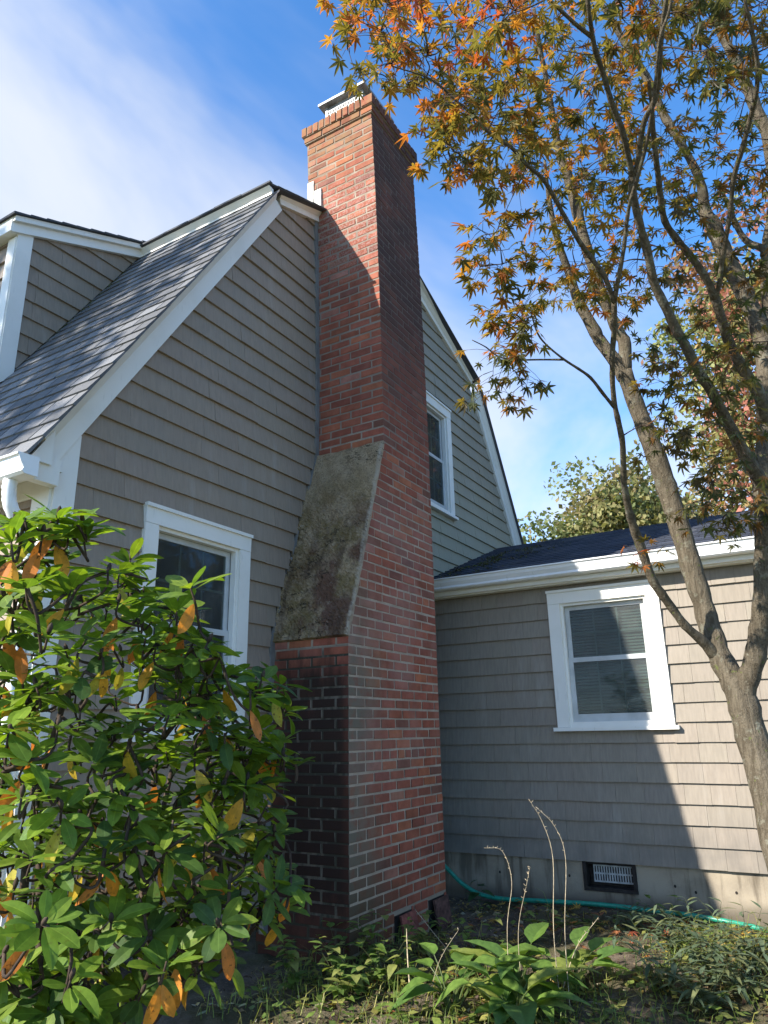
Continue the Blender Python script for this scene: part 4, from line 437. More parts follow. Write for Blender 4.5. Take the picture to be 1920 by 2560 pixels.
ROSETTES = [[1.95,2.15,0.29,0],[1.62,1.94,-0.44,0],[1.84,1.95,0.42,0],[1.63,2.52,-0.07,0],[1.26,1.94,0.42,0],[1.8,2.52,0.59,0],[1.56,2.33,0.34,0],[1.89,2.04,-0.2,0],[2.0,2.21,-0.69,0],[1.69,1.47,0.13,0],[2.07,2.15,-0.12,0],[2.16,1.89,-0.58,0],[1.74,2.22,-0.52,0],[1.55,2.1,-0.68,0],[1.98,2.3,0.47,0],[1.99,2.28,-0.6,0],[1.77,2.0,-0.28,0],[1.84,2.49,-0.69,0],[1.27,2.28,0.67,0],[1.35,2.17,-0.02,0],[1.63,2.21,-0.58,0],[1.87,2.33,-0.36,0],[1.59,2.02,0.41,0],[2.11,2.1,-0.78,0],[1.95,2.37,-0.17,0],[1.72,1.67,0.03,0],[1.77,1.72,0.21,0],[1.68,2.29,-0.45,0],[2.09,1.69,-0.31,0],[1.47,2.47,0.76,0],[1.92,2.29,-0.72,0],[1.25,2.13,0.18,0],[1.33,1.98,0.64,0],[1.67,2.19,-0.05,0],[1.38,1.98,-0.66,0],[2.06,2.35,0.24,0],[1.55,2.49,0.1,0],[1.47,1.86,-0.07,0],[1.56,1.9,-0.52,0],[1.6,2.48,-0.38,0],[1.61,2.68,0.16,0],[1.53,1.77,0.02,0],[1.88,2.52,-0.32,0],[1.36,1.8,0.08,0],[1.69,2.51,-0.84,0],[1.64,2.69,0.71,0],[1.33,2.04,0.19,0],[1.4,2.18,0.69,0],[1.89,2.29,0.59,0],[1.89,2.2,0.56,0],[1.35,2.06,-0.5,0],[1.77,1.69,-0.13,0],[1.54,1.8,-0.02,0],[2.01,2.0,0.15,0],[1.39,2.01,-0.15,0],[1.39,2.01,0.59,0],[1.52,1.74,0.3,0],[1.85,1.56,0.18,0],[1.85,2.22,-0.73,0],[1.96,1.62,-0.22,0],[1.72,1.73,-0.58,0],[2.07,2.35,0.56,0],[2.06,2.43,0.54,0],[2.14,1.85,-0.39,0],[1.54,2.17,-0.44,0],[1.27,1.95,0.46,0],[1.7,1.81,-0.58,0],[1.51,1.84,-0.68,0],[1.56,1.62,-0.22,0],[2.4,2.03,-0.01,0],[1.53,2.36,-0.76,0],[2.09,1.89,-0.06,0],[1.77,2.5,-0.6,0],[1.58,2.22,-0.21,0],[1.49,1.91,-0.6,0],[1.73,1.6,0.01,0],[1.34,1.85,0.63,0],[1.46,2.11,-0.77,0],[1.65,1.72,0.17,0],[1.46,1.89,-0.21,0],[1.77,1.93,-0.09,0],[2.13,2.01,-0.31,0],[1.88,2.29,0.04,0],[1.35,2.04,0.13,0],[1.66,2.54,-0.33,0],[1.45,2.08,0.57,0],[1.63,1.5,-0.48,0],[1.5,1.88,-0.7,0],[1.65,2.47,-0.75,0],[1.8,2.55,-0.57,0],[1.92,1.76,-0.18,0],[2.0,2.27,-0.43,0],[2.0,1.6,0.17,0],[2.12,1.9,0.2,0],[1.53,2.23,-0.7,0],[1.67,1.99,-0.59,0],[1.62,2.52,0.14,0],[1.18,1.83,-0.69,0],[1.88,2.48,-0.68,0],[2.11,2.11,0.07,0],[2.12,2.13,-0.31,0],[1.71,2.08,0.29,0],[1.28,2.01,0.32,0],[1.48,2.3,-0.64,0],[1.59,2.4,-0.37,0],[1.65,1.66,0.3,0],[1.94,2.05,0.24,0],[1.6,1.97,-0.25,0],[1.44,2.24,-0.13,0],[2.09,2.35,0.47,0],[1.97,2.24,0.06,0],[1.97,2.24,-0.8,0],[2.12,1.73,-0.08,0],[1.2,1.84,-0.65,0],[1.61,1.73,-0.28,0],[1.33,1.76,0.18,0],[1.83,2.32,0.08,0],[2.07,2.15,-0.52,0],[1.5,2.27,-0.14,0],[1.69,2.32,-0.79,0],[1.59,2.32,-0.33,0],[1.81,2.32,0.54,0],[1.53,2.31,-0.64,0],[1.9,1.97,-0.23,0],[1.44,2.51,0.42,0],[1.94,2.4,-0.06,0],[1.89,2.32,-0.56,0],[1.88,1.7,-0.59,0],[1.89,2.02,-0.04,0],[1.85,2.61,0.16,0],[1.81,2.15,-0.39,0],[1.38,1.96,-0.61,0],[1.42,2.34,0.22,0],[2.38,2.14,-0.34,0],[1.56,2.33,0.08,0],[1.89,2.26,0.66,0],[1.77,1.75,-0.33,0],[1.48,2.43,0.3,0],[1.33,1.9,0.61,0],[1.15,1.89,0.38,0],[2.35,1.85,0.11,0],[1.4,1.85,-0.7,0],[1.81,1.95,-0.25,0],[1.58,1.75,-0.41,0],[1.55,2.46,0.24,0],[1.66,2.17,-0.67,0],[1.38,1.83,0.28,0],[1.2,1.99,-0.01,0],[1.31,1.94,0.15,0],[1.78,2.67,0.35,0],[1.75,2.12,-0.34,0],[1.55,2.0,-0.29,0],[2.03,1.78,-0.13,0],[1.58,2.21,-0.8,0],[2.48,2.0,-0.49,0],[1.74,2.31,-0.76,0],[1.14,1.83,0.59,0],[2.16,1.83,0.03,0],[1.87,2.17,-0.79,0],[1.5,1.88,-0.32,0],[1.33,1.87,-0.73,0],[1.63,1.66,0.26,0],[2.18,1.82,-0.47,0],[1.35,1.75,-0.29,0],[1.62,2.15,-0.17,0],[1.34,2.17,-0.33,0],[1.84,1.82,-0.53,0],[1.25,2.01,0.35,0],[1.66,2.62,0.65,0],[1.37,2.52,0.73,0],[1.65,1.9,0.08,0],[2.33,2.18,-0.25,0],[1.2,1.93,0.41,0],[1.36,2.09,0.57,0],[1.99,2.27,0.32,0],[1.86,1.97,0.31,0],[1.52,1.95,-0.37,0],[1.24,2.16,0.46,0],[1.93,2.32,0.55,0],[1.42,2.23,0.31,0],[1.47,1.89,-0.71,0],[1.99,2.43,-0.49,0],[1.54,2.44,-0.28,0],[1.75,2.35,0.16,0],[1.49,1.76,-0.14,0],[1.87,1.89,-0.49,0],[2.01,2.29,-0.97,0],[1.27,1.87,-0.73,0],[2.28,1.93,-0.44,0],[2.31,2.06,-0.25,0],[1.36,1.83,-0.32,0],[1.56,1.68,-0.51,0],[1.84,2.29,0.0,0],[1.68,1.76,0.11,0],[1.93,2.04,-0.54,0],[1.37,2.45,0.62,0],[2.37,2.16,-0.45,0],[2.28,2.25,-0.02,0],[1.42,2.12,0.53,0],[1.44,2.35,-0.23,0],[1.95,2.26,-0.52,0],[1.69,1.52,-0.39,0],[1.62,1.74,-0.37,0],[1.53,1.95,-0.16,0],[1.47,1.66,-0.28,0],[1.8,1.71,-0.65,0],[2.08,1.69,-0.03,0],[1.91,2.21,0.26,0],[1.66,2.75,-0.15,0],[1.35,2.19,-0.3,0],[1.53,1.61,-0.29,0],[2.12,2.32,0.38,0],[1.58,2.11,-0.87,0],[2.02,2.49,0.23,0],[1.25,1.85,-0.5,0],[1.28,1.89,-0.55,0],[1.38,2.03,-0.39,0],[1.57,2.5,-0.08,0],[1.63,1.54,0.23,0],[1.45,2.13,-0.22,0],[1.83,2.08,-0.07,0],[1.88,2.59,-0.16,0],[1.52,2.21,0.01,0],[1.81,2.21,0.15,0],[1.34,2.18,-0.4,0],[1.61,1.81,-0.46,0],[2.26,1.83,-0.19,0],[2.0,1.99,-0.62,0],[1.73,1.7,-0.45,0],[2.07,1.74,-0.34,0],[1.4,1.86,-0.66,0],[1.67,2.13,-0.29,0],[1.42,2.11,-0.79,0],[1.35,1.84,-0.55,0],[1.71,2.39,0.45,0],[1.93,1.66,-0.04,0],[2.29,2.16,0.22,0],[1.3,1.85,-0.29,0],[1.94,2.15,0.22,0],[1.31,2.21,0.06,0],[1.94,1.64,-0.14,0],[1.41,2.13,-0.03,0],[1.64,2.61,-0.67,0],[1.98,2.07,-0.6,0],[1.64,2.4,0.15,0],[1.27,2.13,0.49,0],[1.58,2.26,-0.59,0],[1.28,1.75,-0.7,0],[1.59,2.58,0.01,0],[1.27,1.8,-0.11,0],[1.59,2.0,0.35,0],[1.77,2.37,-0.34,0],[1.67,2.7,0.16,0],[2.41,2.11,-0.49,0],[1.63,1.6,-0.38,0],[2.01,2.16,0.02,0],[1.53,2.21,0.5,0],[1.54,2.3,-0.55,0],[2.27,2.17,-0.12,0],[2.33,1.91,-0.4,0],[1.72,2.27,0.49,0],[1.94,2.0,-0.65,0],[1.72,2.35,0.21,0],[1.91,2.52,0.46,0],[1.37,1.75,0.47,0],[2.28,1.91,-0.34,0],[1.89,2.15,-0.66,0],[1.62,1.76,-0.67,0],[1.51,1.61,0.06,0],[1.78,1.81,-0.16,0],[1.71,2.3,0.01,0],[1.78,1.63,-0.12,0],[1.62,2.72,-0.1,0],[1.38,2.27,-0.06,0],[1.83,1.88,0.07,0],[1.68,2.01,-0.79,0],[1.58,1.83,-0.1,0],[1.75,2.21,-0.93,0],[1.43,2.49,0.48,0],[1.52,1.57,0.43,0],[1.87,1.78,-0.05,0],[1.57,2.05,-0.45,0],[1.87,2.0,0.47,0],[1.38,1.88,0.42,0],[1.39,1.94,-0.56,0],[1.2,1.87,0.04,0],[1.23,2.13,0.5,0],[1.64,1.51,-0.26,0],[1.66,2.49,0.42,0],[1.21,1.99,0.28,0],[1.48,2.29,-0.77,0],[1.79,1.68,-0.48,0],[1.64,1.95,-0.07,0],[1.64,2.07,-0.54,0],[2.14,1.88,-0.31,0],[1.93,2.47,-0.85,0],[1.31,1.77,-0.17,0],[1.7,1.88,-0.73,0],[1.58,1.54,0.27,0],[1.74,2.45,-0.32,0],[1.49,2.07,0.27,0],[2.16,2.06,0.11,0],[1.49,1.88,-0.19,0],[1.97,1.98,0.11,0],[1.31,1.82,0.04,0],[1.41,2.03,0.17,0],[1.62,2.58,0.69,0],[1.85,2.29,0.64,0],[1.64,2.36,-0.91,0],[1.99,1.91,-0.31,0],[1.84,1.73,0.04,0],[1.84,1.6,-0.13,0],[2.12,1.89,-0.72,0],[1.77,1.71,0.13,0],[1.92,1.94,0.1,0],[2.05,1.7,0.16,0],[2.1,1.75,-0.52,0],[1.86,1.77,-0.48,0],[1.99,1.6,-0.47,0],[2.06,1.59,-0.44,0],[1.99,1.58,-0.06,0],[1.88,1.8,-0.4,0],[1.92,1.69,-0.07,0],[1.99,1.71,0.17,0],[1.91,1.82,-0.25,0],[2.13,1.91,-0.02,0],[2.06,1.58,-0.09,0],[2.18,1.81,-0.26,0],[2.08,1.64,0.08,0],[2.06,1.81,-0.2,0],[1.16,1.9,0.6,1],[1.27,1.87,0.64,1],[1.37,1.88,0.59,1],[1.22,1.86,0.57,1],[1.11,1.83,0.52,1],[1.49,1.84,0.41,1],[1.6,1.88,0.37,1],[1.65,1.76,0.4,1],[1.59,1.77,0.28,1],[1.11,1.74,0.39,1],[1.26,1.76,0.4,1],[1.8,2.18,0.65,1],[1.78,2.21,0.6,1],[1.75,1.77,0.23,1],[1.82,1.7,0.2,1],[1.97,1.69,0.12,1],[2.1,1.7,-0.02,1],[1.93,1.74,0.05,1],[1.35,1.72,0.24,1],[1.18,1.72,0.27,1],[1.2,1.78,-0.13,1],[1.23,1.82,-0.05,1],[1.7,1.69,-0.04,1],[1.96,1.7,-0.13,1],[1.52,1.57,-0.55,1],[1.74,1.63,-0.56,1],[1.42,1.72,-0.28,1],[1.46,1.72,-0.46,1],[1.27,1.74,-0.43,1],[1.32,1.68,-0.55,1],[1.51,1.73,-0.19,1],[1.72,1.65,-0.3,1],[2.15,1.71,-0.55,1],[2.1,1.76,-0.58,1]]

# ================================================================= ground
def gz(x, y):
    h = 0.035 * math.sin(1.3 * x + 0.7 * y) + 0.025 * math.sin(2.9 * x - 2.1 * y + 1) + 0.015 * math.sin(6.1 * x + 4.7 * y) + 0.010 * math.sin(11 * x - 9 * y)
    near = max(0.0, 1 - math.hypot(x - 5, y - 1.5) / 9)
    h *= near
    # soil is drawn up a little along the walls
    return -1.345 + h * 0.8
def build_ground():
    def axis(c0, c1, step, far):
        a = list(np.arange(c0, c1 + 1e-6, step)); s = step
        lo, hi = a[0], a[-1]
        while hi < far: s *= 1.35; hi += s; a.append(hi)
        s = step
        while lo > -far: s *= 1.35; lo -= s; a.insert(0, lo)
        return a
    X = axis(1.0, 7.0, 0.06, 400); Y = axis(-1.5, 4.0, 0.06, 400); V = []; F = []
    for y in Y:
        for x in X:
            z = gz(x, y)
            if 1 < x < 7 and -1.5 < y < 4: z += nrs.normal(0, 0.006)
            V.append((x, y, z))
    n = len(X)
    for j in range(len(Y) - 1):
        for i in range(n - 1): F.append((j * n + i, j * n + i + 1, (j + 1) * n + i + 1, (j + 1) * n + i))
    obj('ground', V, F, M['soil'], smooth=True, kind='structure', label='dark mulchy garden soil below the walls', cat='ground')
build_ground()

# ================================================================= main house
YG = 3.326                       # face of the gable wall
TAUPE = (0.284, 0.222, 0.162)
CXH = 5.925                      # middle of the gable
def roofz(x): return 2.457 + 1.6 * (x - 2.65)             # top of the steep left roof slope
house = thing('gambrel_house', 'taupe shingled gambrel house with white trim behind the brick stack', 'house', (CXH, YG + 3, gz(CXH, YG)))

# outline of the shingled part of the gable, as half planes in (x, z)
def gable_halfplanes():
    iL = [(2.335, 1.635), (4.018, 4.331)]; sl_up = 0.36
    c = (5.9, 0.0); H = []
    H.append(halfplane(iL[0], iL[1], c)); H.append(halfplane(iL[1], (iL[1][0] + 1, iL[1][1] + sl_up), c))
    mir = lambda p: (2 * CXH - p[0], p[1])
    H.append(halfplane(mir(iL[0]), mir(iL[1]), c)); H.append(halfplane(mir(iL[1]), mir((iL[1][0] + 1, iL[1][1] + sl_up)), c))
    H.append((-1, 0, -2.320)); H.append((1, 0, 2 * CXH - 2.320))
    return H
GHP = gable_halfplanes()
def stack_left(z):
    """x of the stack's left edge at height z (base, sloping shoulder, shaft with its slight lean)"""
    if z <= 0.636: return 4.044
    if z <= 2.19: return 4.044 + (z - 0.636) / (2.19 - 0.636) * (4.560 - 4.044)
    return 4.560 - lean(z)
def lean(z): return 0.0105 * max(0.0, z - 2.2) ** 2
E = 0.1482                       # course exposure of the wall shingles
def course(pc, mp, halfp, z0, z1, u0, u1, wmin, wmax, tint, gap=0.003, thick=0.021, skip=0.0):
    """lay one course of tapered shingles between u0 and u1"""
    u = u0 - rng.uniform(0, wmax)
    dz = jit(0.0015)
    while u < u1:
        w = rng.uniform(wmin, wmax); a, b = max(u, u0), min(u + w - gap, u1); u += w
        if b - a < 0.004: continue
        bz = z0 + dz + jit(0.0011)
        poly = clip_poly([(a, bz), (b, bz + jit(0.0012)), (b, z1 + 0.012), (a, z1 + 0.012)], halfp)
        if len(poly) < 3: continue
        n = len(poly); th = thick * rng.uniform(0.85, 1.15)
        nf = lambda v: th + (0.0015 - th) * min(1, max(0, (v - bz) / (z1 + 0.012 - bz)))
        V = [mp(p[0], p[1], nf(p[1])) for p in poly] + [mp(p[0], p[1], 0.0) for p in poly]
        F = [tuple(range(n))] + [(i, n + i, n + (i + 1) % n, (i + 1) % n) for i in range(n)]
        # outward winding
        P = np.array(V[:n]); nr = np.cross(P[1] - P[0], P[2] - P[0]); o = np.array(mp(0, 0, 1)) - np.array(mp(0, 0, 0))
        if nr @ o < 0: F = [f[::-1] for f in F]
        pc.add(V, F, tvar(tint, 0.035, 0.010))
def holes_split(z0, z1, u0, u1, holes):
    """split a course around openings -> list of (z0,z1,u0,u1)"""
    segs = [(z0, z1, u0, u1)]
    for (a, b, lo, hi) in holes:
        new = []
        for (p, q, s, t) in segs:
            if q <= lo or p >= hi or t <= a or s >= b: new.append((p, q, s, t)); continue
            if s < a: new.append((p, q, s, a))
            if t > b: new.append((p, q, b, t))
            if p < lo: new.append((p, lo, max(s, a), min(t, b)))
            if q > hi: new.append((hi, q, max(s, a), min(t, b)))
        segs = new
    return segs
mpG = lambda u, v, n: (u, YG - n, v)
W_LEFT = (2.806, 3.742, -0.02, 1.340); W_UP = (6.25, 7.185, 2.300, 3.648)
gw = MB()                         # sheathing behind the shingles, with true openings
def sheath(mb, mp, halfp, z0, z1, u0, u1, holes):
    for k in range(int((z1 - z0) / 0.25) + 1):
        a, b = z0 + k * 0.25, min(z1, z0 + (k + 1) * 0.25)
        for (p, q, s, t) in holes_split(a, b, u0, u1, holes):
            poly = clip_poly([(s, p), (t, p), (t, q), (s, q)], halfp)
            if len(poly) >= 3:
                V = [mp(x, z, 0.0) for x, z in poly]
                mb.add(V, [tuple(range(len(V)))])
inn = lambda w: (w[0] + 0.07, w[1] - 0.07, w[2] + 0.03, w[3] - 0.07)
sheath(gw, lambda u, v, n: (u, YG + 0.001, v), GHP, -1.02, 5.2, 2.32, 2 * CXH - 2.32, [inn(W_LEFT), inn(W_UP)])
gable = gw.build('gable_wall', M['sheath'], house)
pcS = Pieces('wall_shingle', 'small_wall_shingles', M['siding'], gable)
z = 1.4837 - E * 17
while z < 5.1:
    full = [(W_LEFT[0] + 0.02, W_LEFT[1] - 0.02, W_LEFT[2], W_LEFT[3] - 0.03), (W_UP[0] + 0.02, W_UP[1] - 0.02, W_UP[2] + 0.02, W_UP[3] - 0.03)]
    for (p, q, s, t) in holes_split(z, z + E, 2.32, max(2.33, stack_left(z + E / 2) - 0.035), full):
        course(pcS, mpG, GHP, p, q, s, t, 0.22, 0.70, TAUPE, gap=0.0012)
    if z > 1.2:
        for (p, q, s, t) in holes_split(z, z + E, 5.34 - lean(z), 2 * CXH - 2.3, full):
            course(pcS, mpG, GHP, p, q, s, t, 0.14, 0.34, (0.285, 0.250, 0.185), gap=0.0015)
    z += E
pcS.finish()
# narrow painted strip where the siding meets the stack
st = MB(); zs = [-1.2, 0.62, 2.17, 3.0, 3.6, 4.1, 4.50]
for a, b in zip(zs[:-1], zs[1:]):
    xa, xb = stack_left(a + 1e-4), stack_left(b - 1e-4)
    st.prism([(xa - 0.042, YG - 0.026, a), (xa + 0.0, YG - 0.026, a), (xb + 0.0, YG - 0.026, b), (xb - 0.042, YG - 0.026, b)], (0, 0.04, 0))
st.build('corner_strip', M['grey_strip'], house)

# corner board, rake boards and mouldings
cb = MB(); cb.box((2.195, YG - 0.030, -1.02), (2.322, YG + 0.02, 1.60)); cb.box((2.180, YG - 0.012, -1.02), (2.197, YG + 0.13, 1.36)); cb.build('corner_board', M['white'], house)
def rake(side, lo, hi, slope, w_board, w_mould, yo, name):
    """board flat on the wall plus crown moulding outside it; lo/hi are x of the inner (lower) edge"""
    (xa, za), (xb, zb) = lo, hi
    s = -1 if side == 'L' else 1
    def fx(x): return x if side == 'L' else 2 * CXH - x
    th = math.atan2(zb - za, xb - xa); nx, nz = -math.sin(th), math.cos(th)
    def P(x, z, o, y): return (fx(x + nx * o), y, z + nz * o)
    b = MB(); b.prism([P(xa, za, 0, YG - 0.040), P(xb, zb, 0, YG - 0.040), P(xb, zb, w_board, YG - 0.040), P(xa, za, w_board, YG - 0.040)], (0, 0.05, 0))
    b.build('rake_board', M['white'], house)
    prof = [(w_board - 0.012, YG - 0.043), (w_board + 0.004, YG - 0.060), (w_board + 0.022, YG - 0.075), (w_board + 0.030, YG - 0.105), (w_board + w_mould, YG - 0.118), (w_board + w_mould, YG - 0.02), (w_board - 0.012, YG - 0.02)]
    m = MB(); n = len(prof); V = [P(xa, za, o, y) for o, y in prof] + [P(xb, zb, o, y) for o, y in prof]
    F = [(i, (i + 1) % n, n + (i + 1) % n, n + i) for i in range(n)] + [tuple(range(n)), tuple(range(n, 2 * n))]
    m.add(V, F); m.build(name, M['white'], house)
rake('L', (2.185, 1.395), (4.018 - 0.045, 4.331 - 0.072), 1.6, 0.112, 0.046, 0, 'rake_moulding')
rake('R', (2.185, 1.395), (4.018 - 0.085, 4.331 - 0.136), 1.6, 0.085, 0.036, 0, 'rake_moulding')
rake('L', (3.955, 4.308), (4.555, 4.524), 0.36, 0.064, 0.036, 0, 'rake_moulding')
rake('R', (3.955, 4.308), (5.925, 5.017), 0.36, 0.072, 0.036, 0, 'rake_moulding')

# steep roof slopes (slabs) and the flat-pitched upper roof
def slab(pts, t, name, m, parent): b = MB(); b.prism(pts, t); return b.build(name, m, parent)
Y0R, Y1R = YG - 0.135, YG + 8.0
dn = np.array([0.848, 0, -0.530])
roofL = slab([(1.985, YG - 0.03, roofz(1.985) - 0.03), (3.79, YG - 0.03, roofz(3.79) - 0.03), (3.79, Y1R, roofz(3.79) - 0.03), (1.985, Y1R, roofz(1.985) - 0.03)], tuple(dn * 0.03), 'roof', M['sheath'], house)
slab([(2 * CXH - 1.985, YG - 0.128, roofz(1.985) - 0.082), (2 * CXH - 3.83, YG - 0.128, roofz(3.83) - 0.082), (2 * CXH - 3.83, Y1R, roofz(3.83) - 0.082), (2 * CXH - 1.985, Y1R, roofz(1.985) - 0.082)], (-dn[0] * .012, 0, dn[2] * .012), 'roof', M['shingle'], house)
pcR = Pieces('roof_shingle', 'small_roof_shingles', M['shingle'], roofL, limit=298)
YD = 4.756                         # side wall of the dormer
ex = 0.134; ln = math.hypot(3.79 - 1.985, 1.6 * (3.79 - 1.985)); nrow = int(ln / ex)
for i in range(nrow + 1):
    s0 = i * ex; a = 1.975 + s0 * 0.530; zc = roofz(a)
    y = Y0R - 0.012 + jit(0.006) - (0.09 if i % 2 else 0.0)
    while y < 9.0:
        y1 = y + rng.choice([0.17, 0.20, 0.185, 0.22])
        ya, yb = max(y, Y0R - 0.015 + jit(0.004)), y1
        if yb > YD - 0.01 and a + 0.06 > 2.63 and ya > YD - 0.02: break
        yb = min(yb, YD + 0.03) if a > 2.6 else yb
        if yb - ya > 0.02:
            k = rng.choice([0.105, 0.125, 0.15, 0.115, 0.17]); tint = (k * 0.99, k * 0.985, k * 0.98)
            l2 = min(s0 + ex + 0.03, ln + 0.01) - s0; t0, t1 = 0.015, 0.004
            def P(s, yy, o): return (a + s * 0.530 - o * 0.848, yy, zc - 0.03 + s * 0.848 + o * 0.530)
            g = 0.013; dr = jit(0.005)
            V = [P(dr, ya, 0.016 + t0), P(dr + jit(0.003), yb - g, 0.016 + t0), P(l2, yb - g, 0.016 + t1), P(l2, ya, 0.016 + t1), P(dr, ya, 0.012), P(dr, yb - g, 0.012), P(l2, yb - g, 0.012), P(l2, ya, 0.012)]
            pcR.add(V, [(0, 3, 2, 1), (0, 1, 5, 4), (1, 2, 6, 5), (3, 0, 4, 7)], tint)
        y = y1
pcR.finish()
# upper roof
zt = lambda x: 4.300 + 0.385 * (x - 3.70)
xe = 3.695
up = MB()
up.prism([(xe, YG - 0.135, zt(xe)), (CXH, YG - 0.135, zt(CXH)), (2 * CXH - xe, YG - 0.135, zt(xe)), (2 * CXH - xe, YG - 0.135, zt(xe) - 0.022), (CXH, YG - 0.135, zt(CXH) - 0.022), (xe, YG - 0.135, zt(xe) - 0.022)], (0, 8.1, 0))
# keep the roof clear of the stack by notching: built as two wings instead of one sheet in front
V = []; F = []
def uproof(x0, x1, y0, y1, mb):
    mb.prism([(x0, y0, zt(x0) if x0 <= CXH else zt(2 * CXH - x0)), (x1, y0, zt(x1) if x1 <= CXH else zt(2 * CXH - x1)), (x1, y1, zt(x1) if x1 <= CXH else zt(2 * CXH - x1)), (x0, y1, zt(x0) if x0 <= CXH else zt(2 * CXH - x0))], (0, 0, -0.013))
up = MB(); uproof(xe, 4.545, YG - 0.124, 11.3, up); uproof(4.545, 5.33, 3.47, 11.3, up); uproof(5.33, CXH, YG - 0.130, 11.3, up); uproof(CXH, 7.97, YG - 0.130, 11.3, up)
# ragged shingle edge along rake and eave
for k in range(7):
    x0 = xe - 0.012 + k * 0.12; x1 = x0 + 0.124; ya = YG - 0.130 + jit(0.004); dz = 0.0045
    up.prism([(x0, ya, zt(x0) + 0.009 - dz), (x1, ya, zt(x1) + 0.009 - 1.8 * dz), (x1, ya, zt(x1) - 0.005), (x0, ya, zt(x0) - 0.005)], (0, 0.3, 0))
for k in range(26):
    y0 = YG - 0.145 + k * 0.305; up.box((xe - 0.016 + jit(0.003), y0, zt(xe) - 0.014), (xe + 0.02, y0 + 0.30, zt(xe) + 0.002))
upo = up.build('upper_roof', M['shingle'], house, label=None)
upo.data.attributes.new('tint', 'FLOAT_COLOR', 'FACE').data.foreach_set('color', np.tile([0.075, 0.077, 0.083, 1.0], len(upo.data.polygons)).astype(np.float32))
for o in house.children:
    if o.name.startswith('roof') and o is not roofL: o.data.attributes.new('tint', 'FLOAT_COLOR', 'FACE').data.foreach_set('color', np.tile([0.075, 0.077, 0.083, 1.0], len(o.data.polygons)).astype(np.float32))
fa = MB()     # fascia, crown and soffit under the overhanging upper roof
fa.box((xe + 0.045, YG - 0.118, zt(xe) - 0.085), (xe + 0.065, 11.2, zt(xe) - 0.020))
fa.prism([(xe + 0.008, YG - 0.120, zt(xe) - 0.018), (xe + 0.046, YG - 0.120, zt(xe) - 0.018), (xe + 0.046, YG - 0.120, zt(xe) - 0.058), (xe + 0.028, YG - 0.120, zt(xe) - 0.040)], (0, 8.0, 0))
fa.prism([(xe + 0.065, YG - 0.10, zt(xe) - 0.075), (xe + 0.11, YG - 0.10, zt(xe) - 0.060), (xe + 0.11, YG - 0.10, zt(xe) - 0.045), (xe + 0.065, YG - 0.10, zt(xe) - 0.060)], (0, 7.9, 0))
fa.build('eave_fascia', M['white'], house)

# left (street-side) wall, eave box
lw = MB(); lw.box((2.215, YG + 0.001, -1.02), (2.235, 11.3, 1.42)); lwall = lw.build('side_wall', M['sheath'], house)
pcL = Pieces('wall_shingle', 'small_wall_shingles', M['siding'], lwall, limit=60)
mpL = lambda u, v, n: (2.215 - n, u, v); z = 1.4837 - E * 17
while z < 1.35:
    course(pcL, mpL, [], z, min(z + E, 1.352), YG + 0.125, 6.5, 0.14, 0.34, TAUPE); z += E
pcL.finish()
eb = MB(); eb.box((2.028, YG - 0.06, 1.275), (2.045, 11.3, 1.385)); eb.box((2.045, YG - 0.062, 1.345), (2.21, 11.3, 1.360)); eb.box((2.190, YG + 0.02, 1.235), (2.2145, 11.3, 1.344))
eb.prism([(1.995, YG - 0.095, 1.352), (2.12, YG - 0.095, 1.352), (2.12, YG - 0.095, 1.55), (1.995, YG - 0.095, roofz(1.995) - 0.055)], (0, 0.02, 0))
eb.prism([(2.030, YG - 0.075, 1.26), (2.185, YG - 0.075, 1.26), (2.185, YG - 0.075, 1.40), (2.10, YG - 0.075, 1.40), (2.030, YG - 0.075, 1.372)], (0, 0.06, 0))
eb.build('eave_box', M['white'], house)
def kgutter(x0, z0, s, y0, y1):
    """K-style gutter profile: x0 back, grows towards -x"""
    prof = [(0, 0), (-0.070, 0), (-0.085, 0.012), (-0.078, 0.030), (-0.098, 0.060), (-0.105, 0.085), (-0.118, 0.090), (-0.118, 0.100), (-0.108, 0.100), (-0.098, 0.094), (-0.070, 0.060), (-0.060, 0.012), (-0.008, 0.012), (-0.008, 0.104), (0, 0.104)]
    b = MB(); n = len(prof); V = [(x0 + p[0] * s, y0, z0 + p[1] * s) for p in prof] + [(x0 + p[0] * s, y1, z0 + p[1] * s) for p in prof]
    b.add(V, [(i, (i + 1) % n, n + (i + 1) % n, n + i) for i in range(n)]); return b
g = kgutter(2.026, 1.250, 1.0, YG - 0.135, 11.2)
g.prism([(2.026, YG - 0.137, 1.250), (1.956, YG - 0.137, 1.250), (1.941, YG - 0.137, 1.262), (1.948, YG - 0.137, 1.280), (1.928, YG - 0.137, 1.31), (1.908, YG - 0.137, 1.350), (2.026, YG - 0.137, 1.354)], (0, 0.004, 0))
gut = g.build('gutter', M['gutter'], house)
ds = MB()
pth = smooth_path([(1.985, YG + 0.02, 1.262), (1.985, YG + 0.02, 1.20), (2.005, YG + 0.022, 1.12), (2.075, YG + 0.03, 1.035), (2.125, YG + 0.035, 0.96), (2.150, YG + 0.04, 0.86), (2.152, YG + 0.04, 0.5), (2.152, YG + 0.04, -1.2)], 5)
V, F = tube(pth, 0.036, 14); V = [np.array(v) for v in V]
for i in range(len(V)):                    # crimped rings of the elbow
    k = i // 14
    if k < 26 and k % 2: V[i] = pth[k] + (V[i] - pth[k]) * 0.93
ds.add(V, F); ds.build('downspout', M['gutter'], house, smooth=True)

